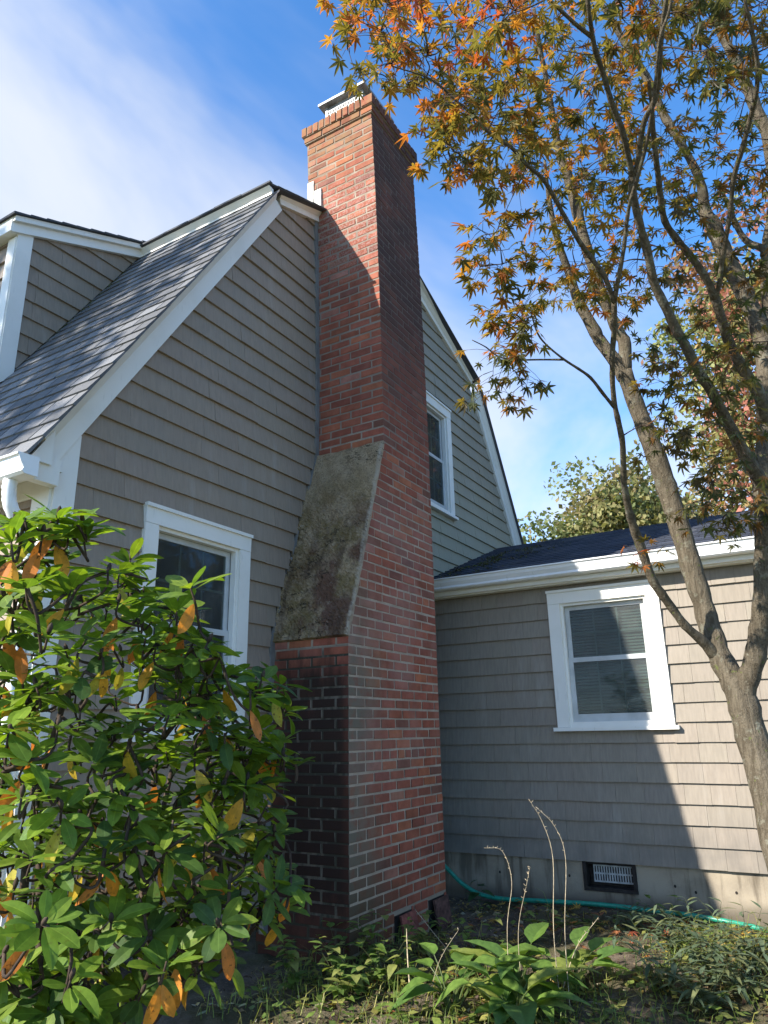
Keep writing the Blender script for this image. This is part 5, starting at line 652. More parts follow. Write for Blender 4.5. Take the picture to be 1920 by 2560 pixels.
# ---- windows
def window(house_, mp, u0, u1, v0, v1, cas=0.105, head=0.112, blinds=True, lower_first=True, horn=0.03):
    """double-hung window: casing outer size given; mp maps (along, up, outwards)"""
    def box(mb, a, b):
        c = [mp(*p) for p in ((a[0], a[1], a[2]), (b[0], b[1], b[2]))]; mb.box(c[0], c[1])
    fr = MB(); sb = v0 + 0.031
    box(fr, (u0, sb, -0.055), (u0 + cas, v1 - head - 0.0015, 0.034)); box(fr, (u1 - cas, sb, -0.055), (u1, v1 - head - 0.0015, 0.034))
    box(fr, (u0, v1 - head, -0.055), (u1, v1, 0.036)); box(fr, (u0 - 0.004, v1 - 0.014, -0.01), (u1 + 0.004, v1 + 0.008, 0.050))
    casing = fr.build('window', M['white'], house_)
    s = MB(); box(s, (u0 - horn, v0, -0.05), (u1 + horn, v0 + 0.030, 0.062)); box(s, (u0 + cas, v0 + 0.030, -0.06), (u1 - cas, v0 + 0.072, 0.020)); s.build('sill', M['white'], casing)
    a, b = u0 + cas, u1 - cas; lo, hi = v0 + 0.072, v1 - head; mid = (lo + hi) / 2 + 0.01
    st = MB(); w = 0.022                    # stops
    for (p, q) in (((a, lo, -0.03), (a + w, hi, 0.012)), ((b - w, lo, -0.03), (b, hi, 0.012)), ((a + w, hi - w, -0.03), (b - w, hi, 0.012))): box(st, p, q)
    st.build('stop', M['white'], casing)
    a += w; b -= w; hi -= w
    for (p, q, d, nm) in ((mid - 0.012, hi, -0.036, 'sash'), (lo, mid + 0.018, -0.020, 'sash')):
        m = MB(); sw = 0.040 if nm == 'sash' else 0.04; bt = 0.062 if p == lo else 0.034
        box(m, (a, p, d - 0.022), (a + sw, q, d)); box(m, (b - sw, p, d - 0.022), (b, q, d)); box(m, (a + sw, p, d - 0.022), (b - sw, p + bt, d + 0.001)); box(m, (a + sw, q - 0.036, d - 0.022), (b - sw, q, d + 0.001))
        m.build('sash', M['sash'], casing)
        gl = MB(); ga, gb_, gp, gq = a + sw, b - sw, p + bt, q - 0.036
        V = [mp(ga, gp, d - 0.008), mp(gb_, gp, d - 0.008), mp(gb_, gq, d - 0.008), mp(ga, gq, d - 0.008)]; gl.add(V, [(0, 1, 2, 3)]); gl.build('pane', M['glass'], casing)
        mu = MB()
        for t in (1 / 3, 2 / 3): box(mu, (ga + (gb_ - ga) * t - 0.006, gp, d - 0.020), (ga + (gb_ - ga) * t + 0.006, gq, d - 0.012))
        box(mu, (ga, (gp + gq) / 2 - 0.008, d - 0.0195), (gb_, (gp + gq) / 2 + 0.008, d - 0.0125)); mu.build('muntin', M['blind'], casing)
    rm = MB(); A = (u0 + 0.05, v0 + 0.03, -0.9); Bq = (u1 - 0.05, v1 - 0.05, -0.06)
    c = [mp(A[0], A[1], A[2]), mp(Bq[0], A[1], A[2]), mp(Bq[0], Bq[1], A[2]), mp(A[0], Bq[1], A[2]), mp(A[0], A[1], Bq[2]), mp(Bq[0], A[1], Bq[2]), mp(Bq[0], Bq[1], Bq[2]), mp(A[0], Bq[1], Bq[2])]
    rm.add(c, [(0, 1, 2, 3), (0, 4, 5, 1), (1, 5, 6, 2), (2, 6, 7, 3), (3, 7, 4, 0)]); rm.build('dim_interior', M['dark_room'], casing)
    if blinds:
        bl = MB(); zz = lo + 0.02; k = 0
        while zz < hi - 0.02:
            c0 = mp(a + 0.012, zz, -0.085); c1 = mp(b - 0.012, zz + 0.020, -0.100)
            V = [mp(a + 0.012, zz, -0.078), mp(b - 0.012, zz, -0.078), mp(b - 0.012, zz + 0.019, -0.096), mp(a + 0.012, zz + 0.019, -0.096)]
            bl.add(V, [(0, 1, 2, 3)]); zz += 0.0255
        bl.build('blind_slats', M['blind'], casing, kind='stuff')
    return casing
window(house, mpG, *W_LEFT, blinds=False)
window(house, mpG, *W_UP, blinds=False)

# ---- shed dormer on the steep slope
dt = lambda x: 3.836 + 0.425 * (x - 2.556)              # top edge of the dormer roof
dm = MB(); dm.prism([(2.625, YD + 0.02, roofz(2.62) - 0.05), (3.74, YD + 0.02, roofz(3.74) - 0.05), (3.70, YD + 0.02, dt(3.70) - 0.06), (2.625, YD + 0.02, dt(2.625) - 0.06)], (0, 4.4, 0))
dorm = dm.build('dormer', M['sheath'], house)
pcD = Pieces('wall_shingle', 'small_wall_shingles', M['siding'], dorm, limit=80)
mpD = lambda u, v, n: (u, YD + 0.018 - n, v)
HPD = [halfplane((2.6, roofz(2.6) + 0.03), (3.7, roofz(3.7) + 0.03), (2.7, 3.7)), halfplane((2.6, dt(2.6) - 0.125), (3.7, dt(3.7) - 0.125), (2.7, 3.2))]
z = 3.8227 - E * 10
while z < 4.4: course(pcD, mpD, HPD, z, z + E, 2.715, 3.8, 0.25, 0.55, TAUPE, gap=0.002); z += E
mpDf = lambda u, v, n: (2.623 - n, u, v); z = 3.8227 - E * 10
while z < 3.70: course(pcD, mpDf, [(0, -1, -(roofz(2.62) + 0.02))], z, min(z + E, 3.70), YD + 0.10, 9.0, 0.14, 0.3, TAUPE); z += E
pcD.finish()
dtb = MB(); zb = roofz(2.66) - 0.03
dtb.prism([(2.606, YD - 0.006, zb), (2.728, YD - 0.006, zb + 0.12), (2.728, YD - 0.006, dt(2.728) - 0.11), (2.606, YD - 0.006, dt(2.606) - 0.11)], (0, 0.03, 0)); dtb.box((2.596, YD + 0.004, zb - 0.04), (2.612, YD + 0.10, 3.70)); dtb.build('corner_board', M['white'], dorm)
dfa = MB(); x0, x1 = 2.545, 3.80
dfa.prism([(x0, YD - 0.030, dt(x0) - 0.132), (x1 - 0.05, YD - 0.030, dt(x1 - 0.05) - 0.132), (x1, YD - 0.030, dt(x1) - 0.02), (x0, YD - 0.030, dt(x0) - 0.02)], (0, 0.035, 0))
dfa.prism([(x0 - 0.01, YD - 0.062, dt(x0) - 0.052), (x1, YD - 0.062, dt(x1) - 0.052), (x1, YD - 0.062, dt(x1) - 0.006), (x0 - 0.01, YD - 0.062, dt(x0) - 0.006)], (0, 0.031, 0))
dfa.box((x0 - 0.014, YD - 0.028, dt(x0) - 0.130), (x0 + 0.004, 9.2, dt(x0) - 0.008)); dfa.box((x0 + 0.004, YD + 0.0, dt(x0) - 0.115), (2.622, 9.2, dt(x0) - 0.10))
dfa.build('dormer_fascia', M['white'], dorm)
dr = MB(); dr.prism([(x0 - 0.03, YD - 0.075, dt(x0 - 0.03)), (x1 + 0.02, YD - 0.075, dt(x1 + 0.02)), (x1 + 0.02, 9.25, dt(x1 + 0.02)), (x0 - 0.03, 9.25, dt(x0 - 0.03))], (0, 0, 0.016))
for k in range(10):
    xx = x0 - 0.035 + k * 0.130; x2 = xx + 0.134; ya = YD - 0.086 + jit(0.006)
    dr.prism([(xx, ya, dt(xx) + 0.022), (x2, ya, dt(x2) + 0.014), (x2, ya, dt(x2) + 0.001), (xx, ya, dt(xx) + 0.001)], (0, 0.25, 0))
do = dr.build('dormer_roof', M['shingle'], dorm)
do.data.attributes.new('tint', 'FLOAT_COLOR', 'FACE').data.foreach_set('color', np.tile([0.06, 0.062, 0.066, 1.0], len(do.data.polygons)).astype(np.float32))
# moss in the crease below the dormer wall
ms = MB()
for k in range(500):
    t = rng.betavariate(2.2, 1.6); xx = 2.75 + t * 0.88; o = abs(rng.gauss(0, 0.03)) * (1.4 if 0.5 < t < 0.8 else 0.45); r = rng.uniform(0.006, 0.014)
    p = np.array((xx, YD - 0.004 - o, roofz(xx) + 0.008)); q = [p + np.array((jit(r), jit(r), rng.uniform(0, r * 1.6))) for _ in range(3)]
    ms.add(q, [(0, 1, 2)], tvar((0.10, 0.115, 0.03), 0.35))
ms.build('moss', M['weed'], house, kind='stuff')

# ================================================================= single-storey wing
XW = 6.2
wing = thing('house_wing', 'low shingled side wing with white gutter and window, right of the stack', 'house', (XW + 1.5, 1.0, gz(XW, 1.0)))
YE = -2.2                                              # far end towards the viewer's right
mpW = lambda u, v, n: (XW - n, u, v)
W_W = (1.048, 1.982, -0.012, 1.165)
ww = MB(); sheath(ww, lambda u, v, n: (XW + 0.001, u, v), [], -0.995, 1.25, YE, YG, [inn(W_W)]); wwall = ww.build('wing_wall', M['sheath'], wing)
pcW = Pieces('wall_shingle', 'small_wall_shingles', M['siding'], wwall)
z = 0.0285 - E * 7 + 0.012; zlo = z
while z < 1.21:
    for (p, q, s, t) in holes_split(z, min(z + E, 1.214), YE, YG, [(W_W[0] + 0.02, W_W[1] - 0.02, W_W[2], W_W[3] - 0.03)]):
        course(pcW, mpW, [], p, q, s, t, 0.15, 0.33, (0.252, 0.212, 0.162), gap=0.0016)
    z += E
pcW.finish()
window(wing, mpW, *W_W, blinds=True)
fd = MB()
fdh = holes_split(-1.6, zlo + 0.01, YE, YG, [(1.478, 1.890, -1.207, zlo + 0.02)])
for (p, q, s, t) in fdh: fd.box((XW - 0.008 + 0.020, s, p), (XW + 0.25, t, q))
fd.build('foundation', M['concrete'], wing)
# foundation vent
vt = thing
vf = MB(); fx0, fx1 = XW - 0.004, XW + 0.10
vf.box((fx0, 1.478, -1.207), (fx1, 1.890, -1.180)); vf.box((fx0, 1.478, -1.180), (fx1, 1.506, zlo)); vf.box((fx0, 1.862, -1.180), (fx1, 1.890, zlo)); vf.box((fx0 + 0.02, 1.506, zlo - 0.022), (fx1, 1.862, zlo - 0.001)); vf.box((fx1, 1.478, -1.207), (fx1 + 0.01, 1.89, zlo))
vfr = vf.build('vent_frame', M['vent_hole_dark'], wing)
vg = MB(); gx = XW + 0.05
y0, y1, z0, z1 = 1.512, 1.812, -1.150, zlo - 0.026
for zz in (z0, (z0 + z1) / 2 - 0.006, z1 - 0.012): vg.box((gx, y0, zz), (gx + 0.006, y1, zz + 0.012))
for k in range(16): yy = y0 + (y1 - y0) * k / 15; vg.box((gx + 0.0008, yy - 0.0035, z0), (gx + 0.0052, yy + 0.0065, z1 - 0.001))
vg.build('vent_grille', M['vent_white'], vfr)
# form-tie holes in the concrete: flat discs, hole shade put in the colour
for (yy, zz) in ((2.005, -1.115), (1.206, -1.13), (1.065, -1.16), (2.6, -1.13), (0.79, -1.14)):
    h = MB(); V = [(XW + 0.0105, yy + 0.009 * math.cos(t), zz + 0.011 * math.sin(t)) for t in np.linspace(0, 2 * math.pi, 10, endpoint=False)]; h.add(V, [tuple(range(10))]); h.build('tie_hole_disc', M['vent_hole_dark'], wing)
# eave
ef = MB(); ef.box((6.075, YE - 0.1, 1.222), (6.095, YG - 0.03, 1.345)); ef.box((6.0955, YE - 0.1, 1.212), (XW - 0.015, YG - 0.03, 1.226)); ef.box((6.060, YE - 0.1, 1.222), (6.0745, YG - 0.03, 1.262)); ef.build('eave_fascia', M['white'], wing)
kgutter(6.056, 1.262, 1.05, YE - 0.12, YG - 0.035).build('gutter', M['gutter'], wing)
# roof
wz = lambda x: 1.556 + 0.372 * (x - 6.65)
xr0, xr1 = 5.985, 8.56; cs, sn = math.cos(math.atan(0.372)), math.sin(math.atan(0.372))
rf = MB(); rf.prism([(xr0, YE - 0.15, wz(xr0) - 0.012), (xr1, YE - 0.15, wz(xr1) - 0.012), (xr1, YG - 0.002, wz(xr1) - 0.012), (xr0, YG - 0.002, wz(xr0) - 0.012)], (0, 0, -0.03))
rf.prism([(xr1, YE - 0.15, wz(xr1) - 0.012), (11.1, YE - 0.15, wz(xr1) - 0.95), (11.1, YG - 0.002, wz(xr1) - 0.95), (xr1, YG - 0.002, wz(xr1) - 0.012)], (0, 0, -0.03))
wroof = rf.build('wing_roof', M['sheath'], wing)
pcq = Pieces('roof_shingle', 'small_roof_shingles', M['shingle'], wroof)
nr = int(math.hypot(xr1 - xr0, wz(xr1) - wz(xr0)) / 0.138) + 1
for i in range(nr):
    a = xr0 - 0.008 + i * 0.138 * cs; zc = wz(a); y = YG - 0.004 + (0.15 if i % 2 else 0) + jit(0.02)
    l2 = 0.165 if i < nr - 1 else max(0.03, (xr1 - a) / cs + 0.01)
    dr_ = jit(0.003)
    while y > YE - 0.14:
        w = rng.choice([0.30, 0.30, 0.16, 0.22]); ya, yb = max(y - w + 0.005, YE - 0.15), min(y, YG - 0.004); y -= w
        if yb - ya < 0.01: continue
        k = rng.choice([0.040, 0.046, 0.054, 0.062]); d2 = dr_ + jit(0.004)
        def P(s, yy, o): return (a + s * cs - o * sn, yy, zc - 0.012 + s * sn + o * cs)
        V = [P(d2, ya, 0.020), P(d2, yb, 0.020), P(l2, yb, 0.010), P(l2, ya, 0.010), P(d2, ya, 0.002), P(d2, yb, 0.002), P(l2, yb, 0.002), P(l2, ya, 0.002)]
        pcq.add(V, [(3, 0, 1, 2)[::-1], (0, 4, 5, 1), (1, 5, 6, 2), (3, 7, 4, 0)], (k * 0.88, k * 0.98, k * 1.28))
pcq.finish()
# moss and leaf litter lying in the roof corner
ms = MB()
for k in range(1900):
    t = rng.random(); xx = 6.25 + rng.betavariate(1.6, 1.4) * 1.75; yy = min(YG - 0.03, YG - 0.10 - (xx - 6.2) * 0.16 - abs(rng.gauss(0, 0.28)) + rng.gauss(0, .05))
    if math.sin(xx * 9 + yy * 7) + math.sin(yy * 17 - xx * 4) < rng.uniform(-0.9, 1.1): continue
    r = rng.uniform(0.010, 0.026); p = np.array((xx, yy, wz(xx) + 0.012)); q = [p + np.array((jit(r), jit(r), rng.uniform(0, r * 1.1))) for _ in range(3)]
    ms.add(q, [(0, 1, 2)], tvar(rng.choice([(0.10, 0.085, 0.035), (0.08, 0.055, 0.035), (0.09, 0.10, 0.03)]), 0.4))
ms.build('moss', M['weed'], wing, kind='stuff')

# ================================================================= brick stack
YF, YB = 2.677, 3.40
XR = lambda z: 5.346 - lean(z)
stack = thing('brick_chimney', 'tall red brick chimney with sloping mossy cement shoulder against the gable', 'chimney', (4.7, 3.0, gz(4.7, 2.9)))
CS = 0.068
def chamfer_box(a, b, c=0.004, j=0.0011):
    a, b = np.array(a, float), np.array(b, float); V = []; idx = {}
    for sx in (0, 1):
        for sy in (0, 1):
            for sz in (0, 1):
                base = np.array([(a, b)[sx][0], (a, b)[sy][1], (a, b)[sz][2]]); sg = np.array([1 - 2 * sx, 1 - 2 * sy, 1 - 2 * sz])
                d = np.array([jit(j), jit(j), jit(j)])
                for ax in range(3):
                    off = sg * c; off[ax] = 0; idx[(sx, sy, sz, ax)] = len(V); V.append(base + off + d)
    F = []
    for ax in range(3):
        o = [k for k in range(3) if k != ax]
        for s in (0, 1):
            q = []
            for (p, r) in ((0, 0), (1, 0), (1, 1), (0, 1)):
                k = [0, 0, 0]; k[ax] = s; k[o[0]] = p; k[o[1]] = r; q.append(idx[(*k, ax)])
            F.append(tuple(q))
        for p in (0, 1):
            for r in (0, 1):
                k0 = [0, 0, 0]; k1 = [0, 0, 0]; k0[o[0]] = k1[o[0]] = p; k0[o[1]] = k1[o[1]] = r; k0[ax] = 0; k1[ax] = 1
                F.append((idx[(*k0, o[0])], idx[(*k0, o[1])], idx[(*k1, o[1])], idx[(*k1, o[0])]))
    for k in ((x, y, z) for x in (0, 1) for y in (0, 1) for z in (0, 1)): F.append(tuple(idx[(*k, ax)] for ax in range(3)))
    ctr = (a + b) / 2; Va = np.array(V); F2 = []
    for f in F:
        P = Va[list(f)]; n = np.cross(P[1] - P[0], P[2] - P[0]); F2.append(f if n @ (P.mean(0) - ctr) > 0 else f[::-1])
    return V, F2
def btint():
    t = rng.random()
    c = (0.285, 0.096, 0.060) if t < 0.58 else (0.240, 0.084, 0.056) if t < 0.80 else (0.345, 0.122, 0.066) if t < 0.90 else (0.190, 0.084, 0.060) if t < 0.96 else (0.33, 0.150, 0.105)
    return tvar(c, 0.11, 0.04)
pcB = Pieces('brick', 'brickwork', M['brick'], stack)
DOORS = [(4.578, 4.800, -1.150), (5.062, 5.300, -1.145)]
HZ = halfplane((4.044, 0.636), (4.560, 2.19), (5.2, 1.0))
n = 20; z = -0.108 - n * CS
def lay(a, b, clip=False, faces=1.0):
    """one brick, outward faces slightly uneven"""
    if b[0] - a[0] < 0.012 or b[1] - a[1] < 0.012: return
    if clip:
        poly = clip_poly([(a[0], a[2]), (b[0], a[2]), (b[0], b[2]), (a[0], b[2])], [HZ])
        if len(poly) < 3: return
        if len(poly) != 4 or abs(poly[0][0] - a[0]) > 1e-5 or len(poly) == 4 and any(abs(p[0] - a[0]) > 1e-4 and abs(p[0] - b[0]) > 1e-4 for p in poly):
            mb = MB(); mb.prism([(p[0], a[1], p[1]) for p in poly], (0, b[1] - a[1], 0)); pcB.add(mb.V, mb.F, btint(), 1.0); return
    V, F = chamfer_box(a, b); pcB.add(V, F, btint(), faces)
while z + 0.058 < 5.396:
    zm = z + 0.03; h = 0.0570 + jit(0.0022); z0 = z + 0.0055 + jit(0.0015); z1 = z0 + h
    xl = 4.044 if zm < 0.62 else (4.56 - lean(zm) if zm > 2.2 else stack_left(zm)); xr = XR(zm); shoulder = 0.62 <= zm <= 2.2
    py = lambda: YF - rng.uniform(0.0, 0.0028); px_ = lambda: xl - rng.uniform(0.0, 0.003)
    header = n in (1, -16)
    par = n % 2
    if shoulder:
        x = 4.044 - (0.1035 if par else 0.0) - 0.05
    else: x = xl
    first = not shoulder
    while x < xr - 0.02:
        ln_ = 0.193 + jit(0.005)
        if header: ln_ = 0.095 + jit(0.005)
        if first:
            ln_ = 0.092 if (par or header) else 0.193
        xb = min(x + ln_, xr)
        if xr - xb < 0.05: xb = xr
        inhole = any(xb > d0 - 0.005 and x < d1 + 0.005 and z0 < dz for d0, d1, dz in DOORS)
        if inhole:
            for d0, d1, dz in DOORS:
                if xb > d0 and x < d1:
                    if x < d0 - 0.02: lay((x, py(), z0), (d0 - 0.006, YF + 0.095, z1))
                    if xb > d1 + 0.02: lay((d1 + 0.006, py(), z0), (xb, YF + 0.095, z1))
        elif first:
            lay((px_(), py(), z0), (xb, YF + (0.203 if par else 0.095), z1), faces=1.3)
        else: lay((x, py(), z0), (xb, YF + 0.095, z1), clip=shoulder)
        x = xb + 0.0098 + jit(0.002); first = False
    if not shoulder:
        y = YF + (0.203 if par else 0.095) + 0.0105
        while y < YB - 0.02:
            yb = min(y + 0.193 + jit(0.005), YB); lay((px_(), y, z0), (xl + 0.095, yb, z1)); y = yb + 0.0105 + jit(0.002)
    z += CS; n -= 1
# corbelled cap: one stretcher course and a rowlock course, each a little proud
zc = 5.392; le = lean(5.45)
xl, xr = 4.560 - le, 5.346 - le
def ring(z0, z1, o, w, gap):
    x = xl - o
    while x < xr + o - 0.02:
        xb = min(x + w, xr + o); lay((x, YF - o + jit(0.003), z0 + jit(0.002)), (xb, YF - o + 0.12, z1 + jit(0.003))); x = xb + gap
    y = YF - o + 0.13
    while y < YB + o - 0.02:
        yb = min(y + w, YB + o); lay((xl - o + jit(0.003), y, z0 + jit(0.002)), (xl - o + 0.12, yb, z1 + jit(0.003))); lay((xr + o - 0.12, y, z0), (xr + o, yb, z1)); y = yb + gap
ring(zc + 0.008, zc + 0.066, 0.020, 0.203, 0.0105); ring(zc + 0.076, zc + 0.176, 0.038, 0.0575, 0.0105)
pcB.finish()
mo = MB(); ins = 0.0014
pr = [(XR(-1.5) - ins, -1.5), (4.044 + ins, -1.5), (4.044 + ins, 0.636), (4.560 + ins, 2.19)] + [(4.560 - lean(q) + ins, q) for q in (2.6, 3.0, 3.5, 4.0, 4.5, 5.0, 5.395)] + [(XR(q) - ins, q) for q in (5.395, 5.0, 4.5, 4.0, 3.5, 3.0, 2.6, 2.19)]
mo.prism([(p[0], YF + ins, p[1]) for p in pr], (0, YB - YF - 2 * ins, 0))
mo.box((xl - 0.012, YF - 0.012, zc - 0.002), (xr + 0.012, YB + 0.012, zc + 0.072)); mo.box((xl - 0.030, YF - 0.030, zc + 0.0725), (xr + 0.030, YB + 0.030, zc + 0.168))
mo.build('mortar', M['mortar'], stack)
# cement wash on the shoulder: rough, pitted grid
sh = MB(); A = np.array((4.036, 0.628)); Bv = np.array((4.556, 2.205)); dv = (Bv - A) / np.linalg.norm(Bv - A); nv = np.array((-dv[1], dv[0])); NS, NT = 110, 46; ln = np.linalg.norm(Bv - A); V = []
for i in range(NS + 1):
    for k in range(NT + 1):
        s = i / NS * ln; y = YF - 0.008 + (3.318 - YF + 0.008) * k / NT; zz = A[1] + dv[1] * s
        rough = 0.0045 * min(1, max(0.12, (2.05 - zz) / 0.7))
        o = 0.020 + nrs.normal(0, rough) + 0.006 * math.sin(s * 9 + y * 5) + 0.004 * math.sin(s * 23 - y * 31)
        if k == 0: o -= 0.004
        if k > NT - 5: o += 0.014 * (k - NT + 5) / 5
        V.append((A[0] + dv[0] * s + nv[0] * o, y, A[1] + dv[1] * s + nv[1] * o))
m0 = len(V); F = [(i * (NT + 1) + k, i * (NT + 1) + k + 1, (i + 1) * (NT + 1) + k + 1, (i + 1) * (NT + 1) + k) for i in range(NS) for k in range(NT)]
for i in range(NS + 1):
    s = i / NS * ln; V.append((A[0] + dv[0] * s - nv[0] * 0.012, YF - 0.006 + 0.002 * math.sin(s * 31), A[1] + dv[1] * s - nv[1] * 0.012))
F += [(i * (NT + 1), (i + 1) * (NT + 1), m0 + i + 1, m0 + i) for i in range(NS)]
m1 = len(V)
for k in range(NT + 1):
    y = YF - 0.006 + (3.318 - YF) * k / NT; V.append((A[0] - nv[0] * 0.01, y, A[1] - nv[1] * 0.012))
F += [(k, m1 + k, m1 + k + 1, k + 1) for k in range(NT)]
sh.add(V, F); sh.build('cement_shoulder', M['shoulder'], stack)
# flue cover: mesh box under a shallow hipped lid
cx0, cx1, cy0, cy1 = 4.62, 5.06, 2.875, 3.285; zb_, zt_ = zc + 0.170, 5.935
fm_ = MB()
for (x, y) in ((cx0, cy0), (cx1, cy0), (cx0, cy1), (cx1, cy1)): fm_.box((x - 0.012, y - 0.012, zb_), (x + 0.012, y + 0.012, zt_))
for zz in (zb_, zt_ - 0.07): 
    hh = 0.03 if zz == zb_ else 0.07
    fm_.box((cx0 - 0.005, cy0 + 0.012, zz), (cx0 + 0.005, cy1 - 0.012, zz + hh)); fm_.box((cx1 - 0.005, cy0 + 0.012, zz), (cx1 + 0.005, cy1 - 0.012, zz + hh)); fm_.box((cx0 + 0.012, cy0 - 0.005, zz), (cx1 - 0.012, cy0 + 0.005, zz + hh)); fm_.box((cx0 + 0.012, cy1 - 0.005, zz), (cx1 - 0.012, cy1 + 0.005, zz + hh))
cover = fm_.build('flue_cover', M['galv'], stack)
me_ = MB()
def mesh_side(p, q):
    p, q = np.array(p, float), np.array(q, float); L_ = np.linalg.norm(q - p); d = (q - p) / L_; z0, z1 = zb_ + 0.03, zt_ - 0.07; H_ = z1 - z0; nn = np.cross(d, (0, 0, 1)); w = 0.0045; k = -H_ * 0.62
    while k < L_:
        for s in (1, -1):
            a, b = (k, k + H_ * 0.62) if s == 1 else (k + H_ * 0.62, k)
            t0, t1 = 0.0, 1.0
            for t in (0,):
                lo_, hi_ = 0.0, 1.0
                if (b - a) != 0:
                    ta, tb = (0 - a) / (b - a), (L_ - a) / (b - a); lo_, hi_ = max(0, min(ta, tb)), min(1, max(ta, tb))
            if hi_ - lo_ < 0.05: continue
            P0 = p + d * (a + (b - a) * lo_) + np.array((0, 0, z0 + H_ * lo_)); P1 = p + d * (a + (b - a) * hi_) + np.array((0, 0, z0 + H_ * hi_))
            side = d * w
            me_.add([P0 - side, P0 + side, P1 + side, P1 - side], [(0, 1, 2, 3)])
        k += 0.030
mesh_side((cx0 - 0.001, cy0, 0), (cx0 - 0.001, cy1, 0)); mesh_side((cx0, cy0 - 0.001, 0), (cx1, cy0 - 0.001, 0)); mesh_side((cx1 + 0.001, cy0, 0), (cx1 + 0.001, cy1, 0)); mesh_side((cx0, cy1 + 0.001, 0), (cx1, cy1 + 0.001, 0))
me_.build('wire_mesh', M['capwhite'], cover)
li = MB(); o = 0.065; b0 = [(cx0 - o, cy0 - o, zt_ - 0.012), (cx1 + o, cy0 - o, zt_ - 0.012), (cx1 + o, cy1 + o, zt_ - 0.012), (cx0 - o, cy1 + o, zt_ - 0.012)]; b1 = [(x, y, zt_ + 0.014) for x, y, _ in b0]
r0, r1 = ((cx0 + 0.14, (cy0 + cy1) / 2, zt_ + 0.075), (cx1 - 0.14, (cy0 + cy1) / 2, zt_ + 0.075)); li.add(b0 + b1 + [r0, r1], [(0, 3, 2, 1), (0, 1, 5, 4), (1, 2, 6, 5), (2, 3, 7, 6), (3, 0, 4, 7), (4, 5, 9, 8), (5, 6, 9), (6, 7, 8, 9), (7, 4, 8)])
li.build('lid', M['galv'], cover)
# lead flashing where the roof edge meets the stack
xs_ = 4.560 - lean(4.85)
for (y0, y1, z0, z1) in ((3.33, 3.402, 4.66, 4.96), (3.245, 3.325, 4.60, 4.84)):
    f = MB(); f.box((xs_ - 0.016, y0, z0), (xs_ + 0.02, y1, z1)); f.build('flashing', M['flash'], stack)
# clean-out plates at the foot, leaning a little, a flat dark plate behind as the shaded opening
for i, (d0, d1, dz) in enumerate(DOORS):
    b = MB(); b.box((d0 - 0.004, YF - 0.002, -1.42), (d1 + 0.004, YF + 0.006, dz)); b.build('dark_opening_plate', M['vent_hole_dark'], stack)
    b = MB(); x0, x1 = d0 + 0.028, d1 + 0.012; t = 0.012
    yb_ = YF - 0.075 + 0.02 * i; yt_ = YF - 0.020
    def Q(x, s, o): return (x, yb_ + (yt_ - yb_) * s - o, -1.395 + (dz - 0.004 + 1.395) * s + 0.012 * (x - x0))
    b.prism([Q(x0, 0, 0), Q(x1, 0, 0), Q(x1, 1, 0), Q(x0, 1, 0)], (0, -t, 0))
    b.prism([Q(x0 + 0.02, 0.72 if i else 0.05, t - 0.001), Q(x1 - 0.015, 0.72 if i else 0.05, t - 0.001), Q(x1 - 0.015, 0.80 if i else 0.10, t - 0.001), Q(x0 + 0.02, 0.80 if i else 0.10, t - 0.001)], (0, -0.008, 0))
    b.prism([Q(x0 - 0.006, 0, t + 0.001), Q(x0 + 0.014, 0, t + 0.001), Q(x0 + 0.014, 1, t + 0.001), Q(x0 - 0.006, 1, t + 0.001)], (0, -0.006, 0))
    b.build('clean_out_door', M['iron'] if i else M['iron_red'], stack, label='dark brown rusted plate at the corner' if i else 'rust red plate leaning over its opening')

# ================================================================= hose
hp = [(6.02, 3.28, -0.95), (6.06, 3.15, -1.02), (6.09, 3.03, -1.115), (6.11, 2.92, -1.215), (6.12, 2.76, -1.292), (6.12, 2.56, -1.312), (6.12, 2.30, -1.302), (6.12, 2.05, -1.292), (6.12, 1.75, -1.290), (6.115, 1.40, -1.288), (6.10, 1.10, -1.292), (6.06, 0.85, -1.300), (6.0, 0.70, -1.312), (5.93, 0.50, -1.325)]
hp = [(x, y, max(z_, gz(x, y) + 0.028)) for x, y, z_ in hp]
V, F = tube(smooth_path(hp, 6), 0.0175, 10); o = obj('garden_hose', V, F, M['hose'], smooth=True, label='green garden hose lying along the foot of the concrete foundation', cat='hose')

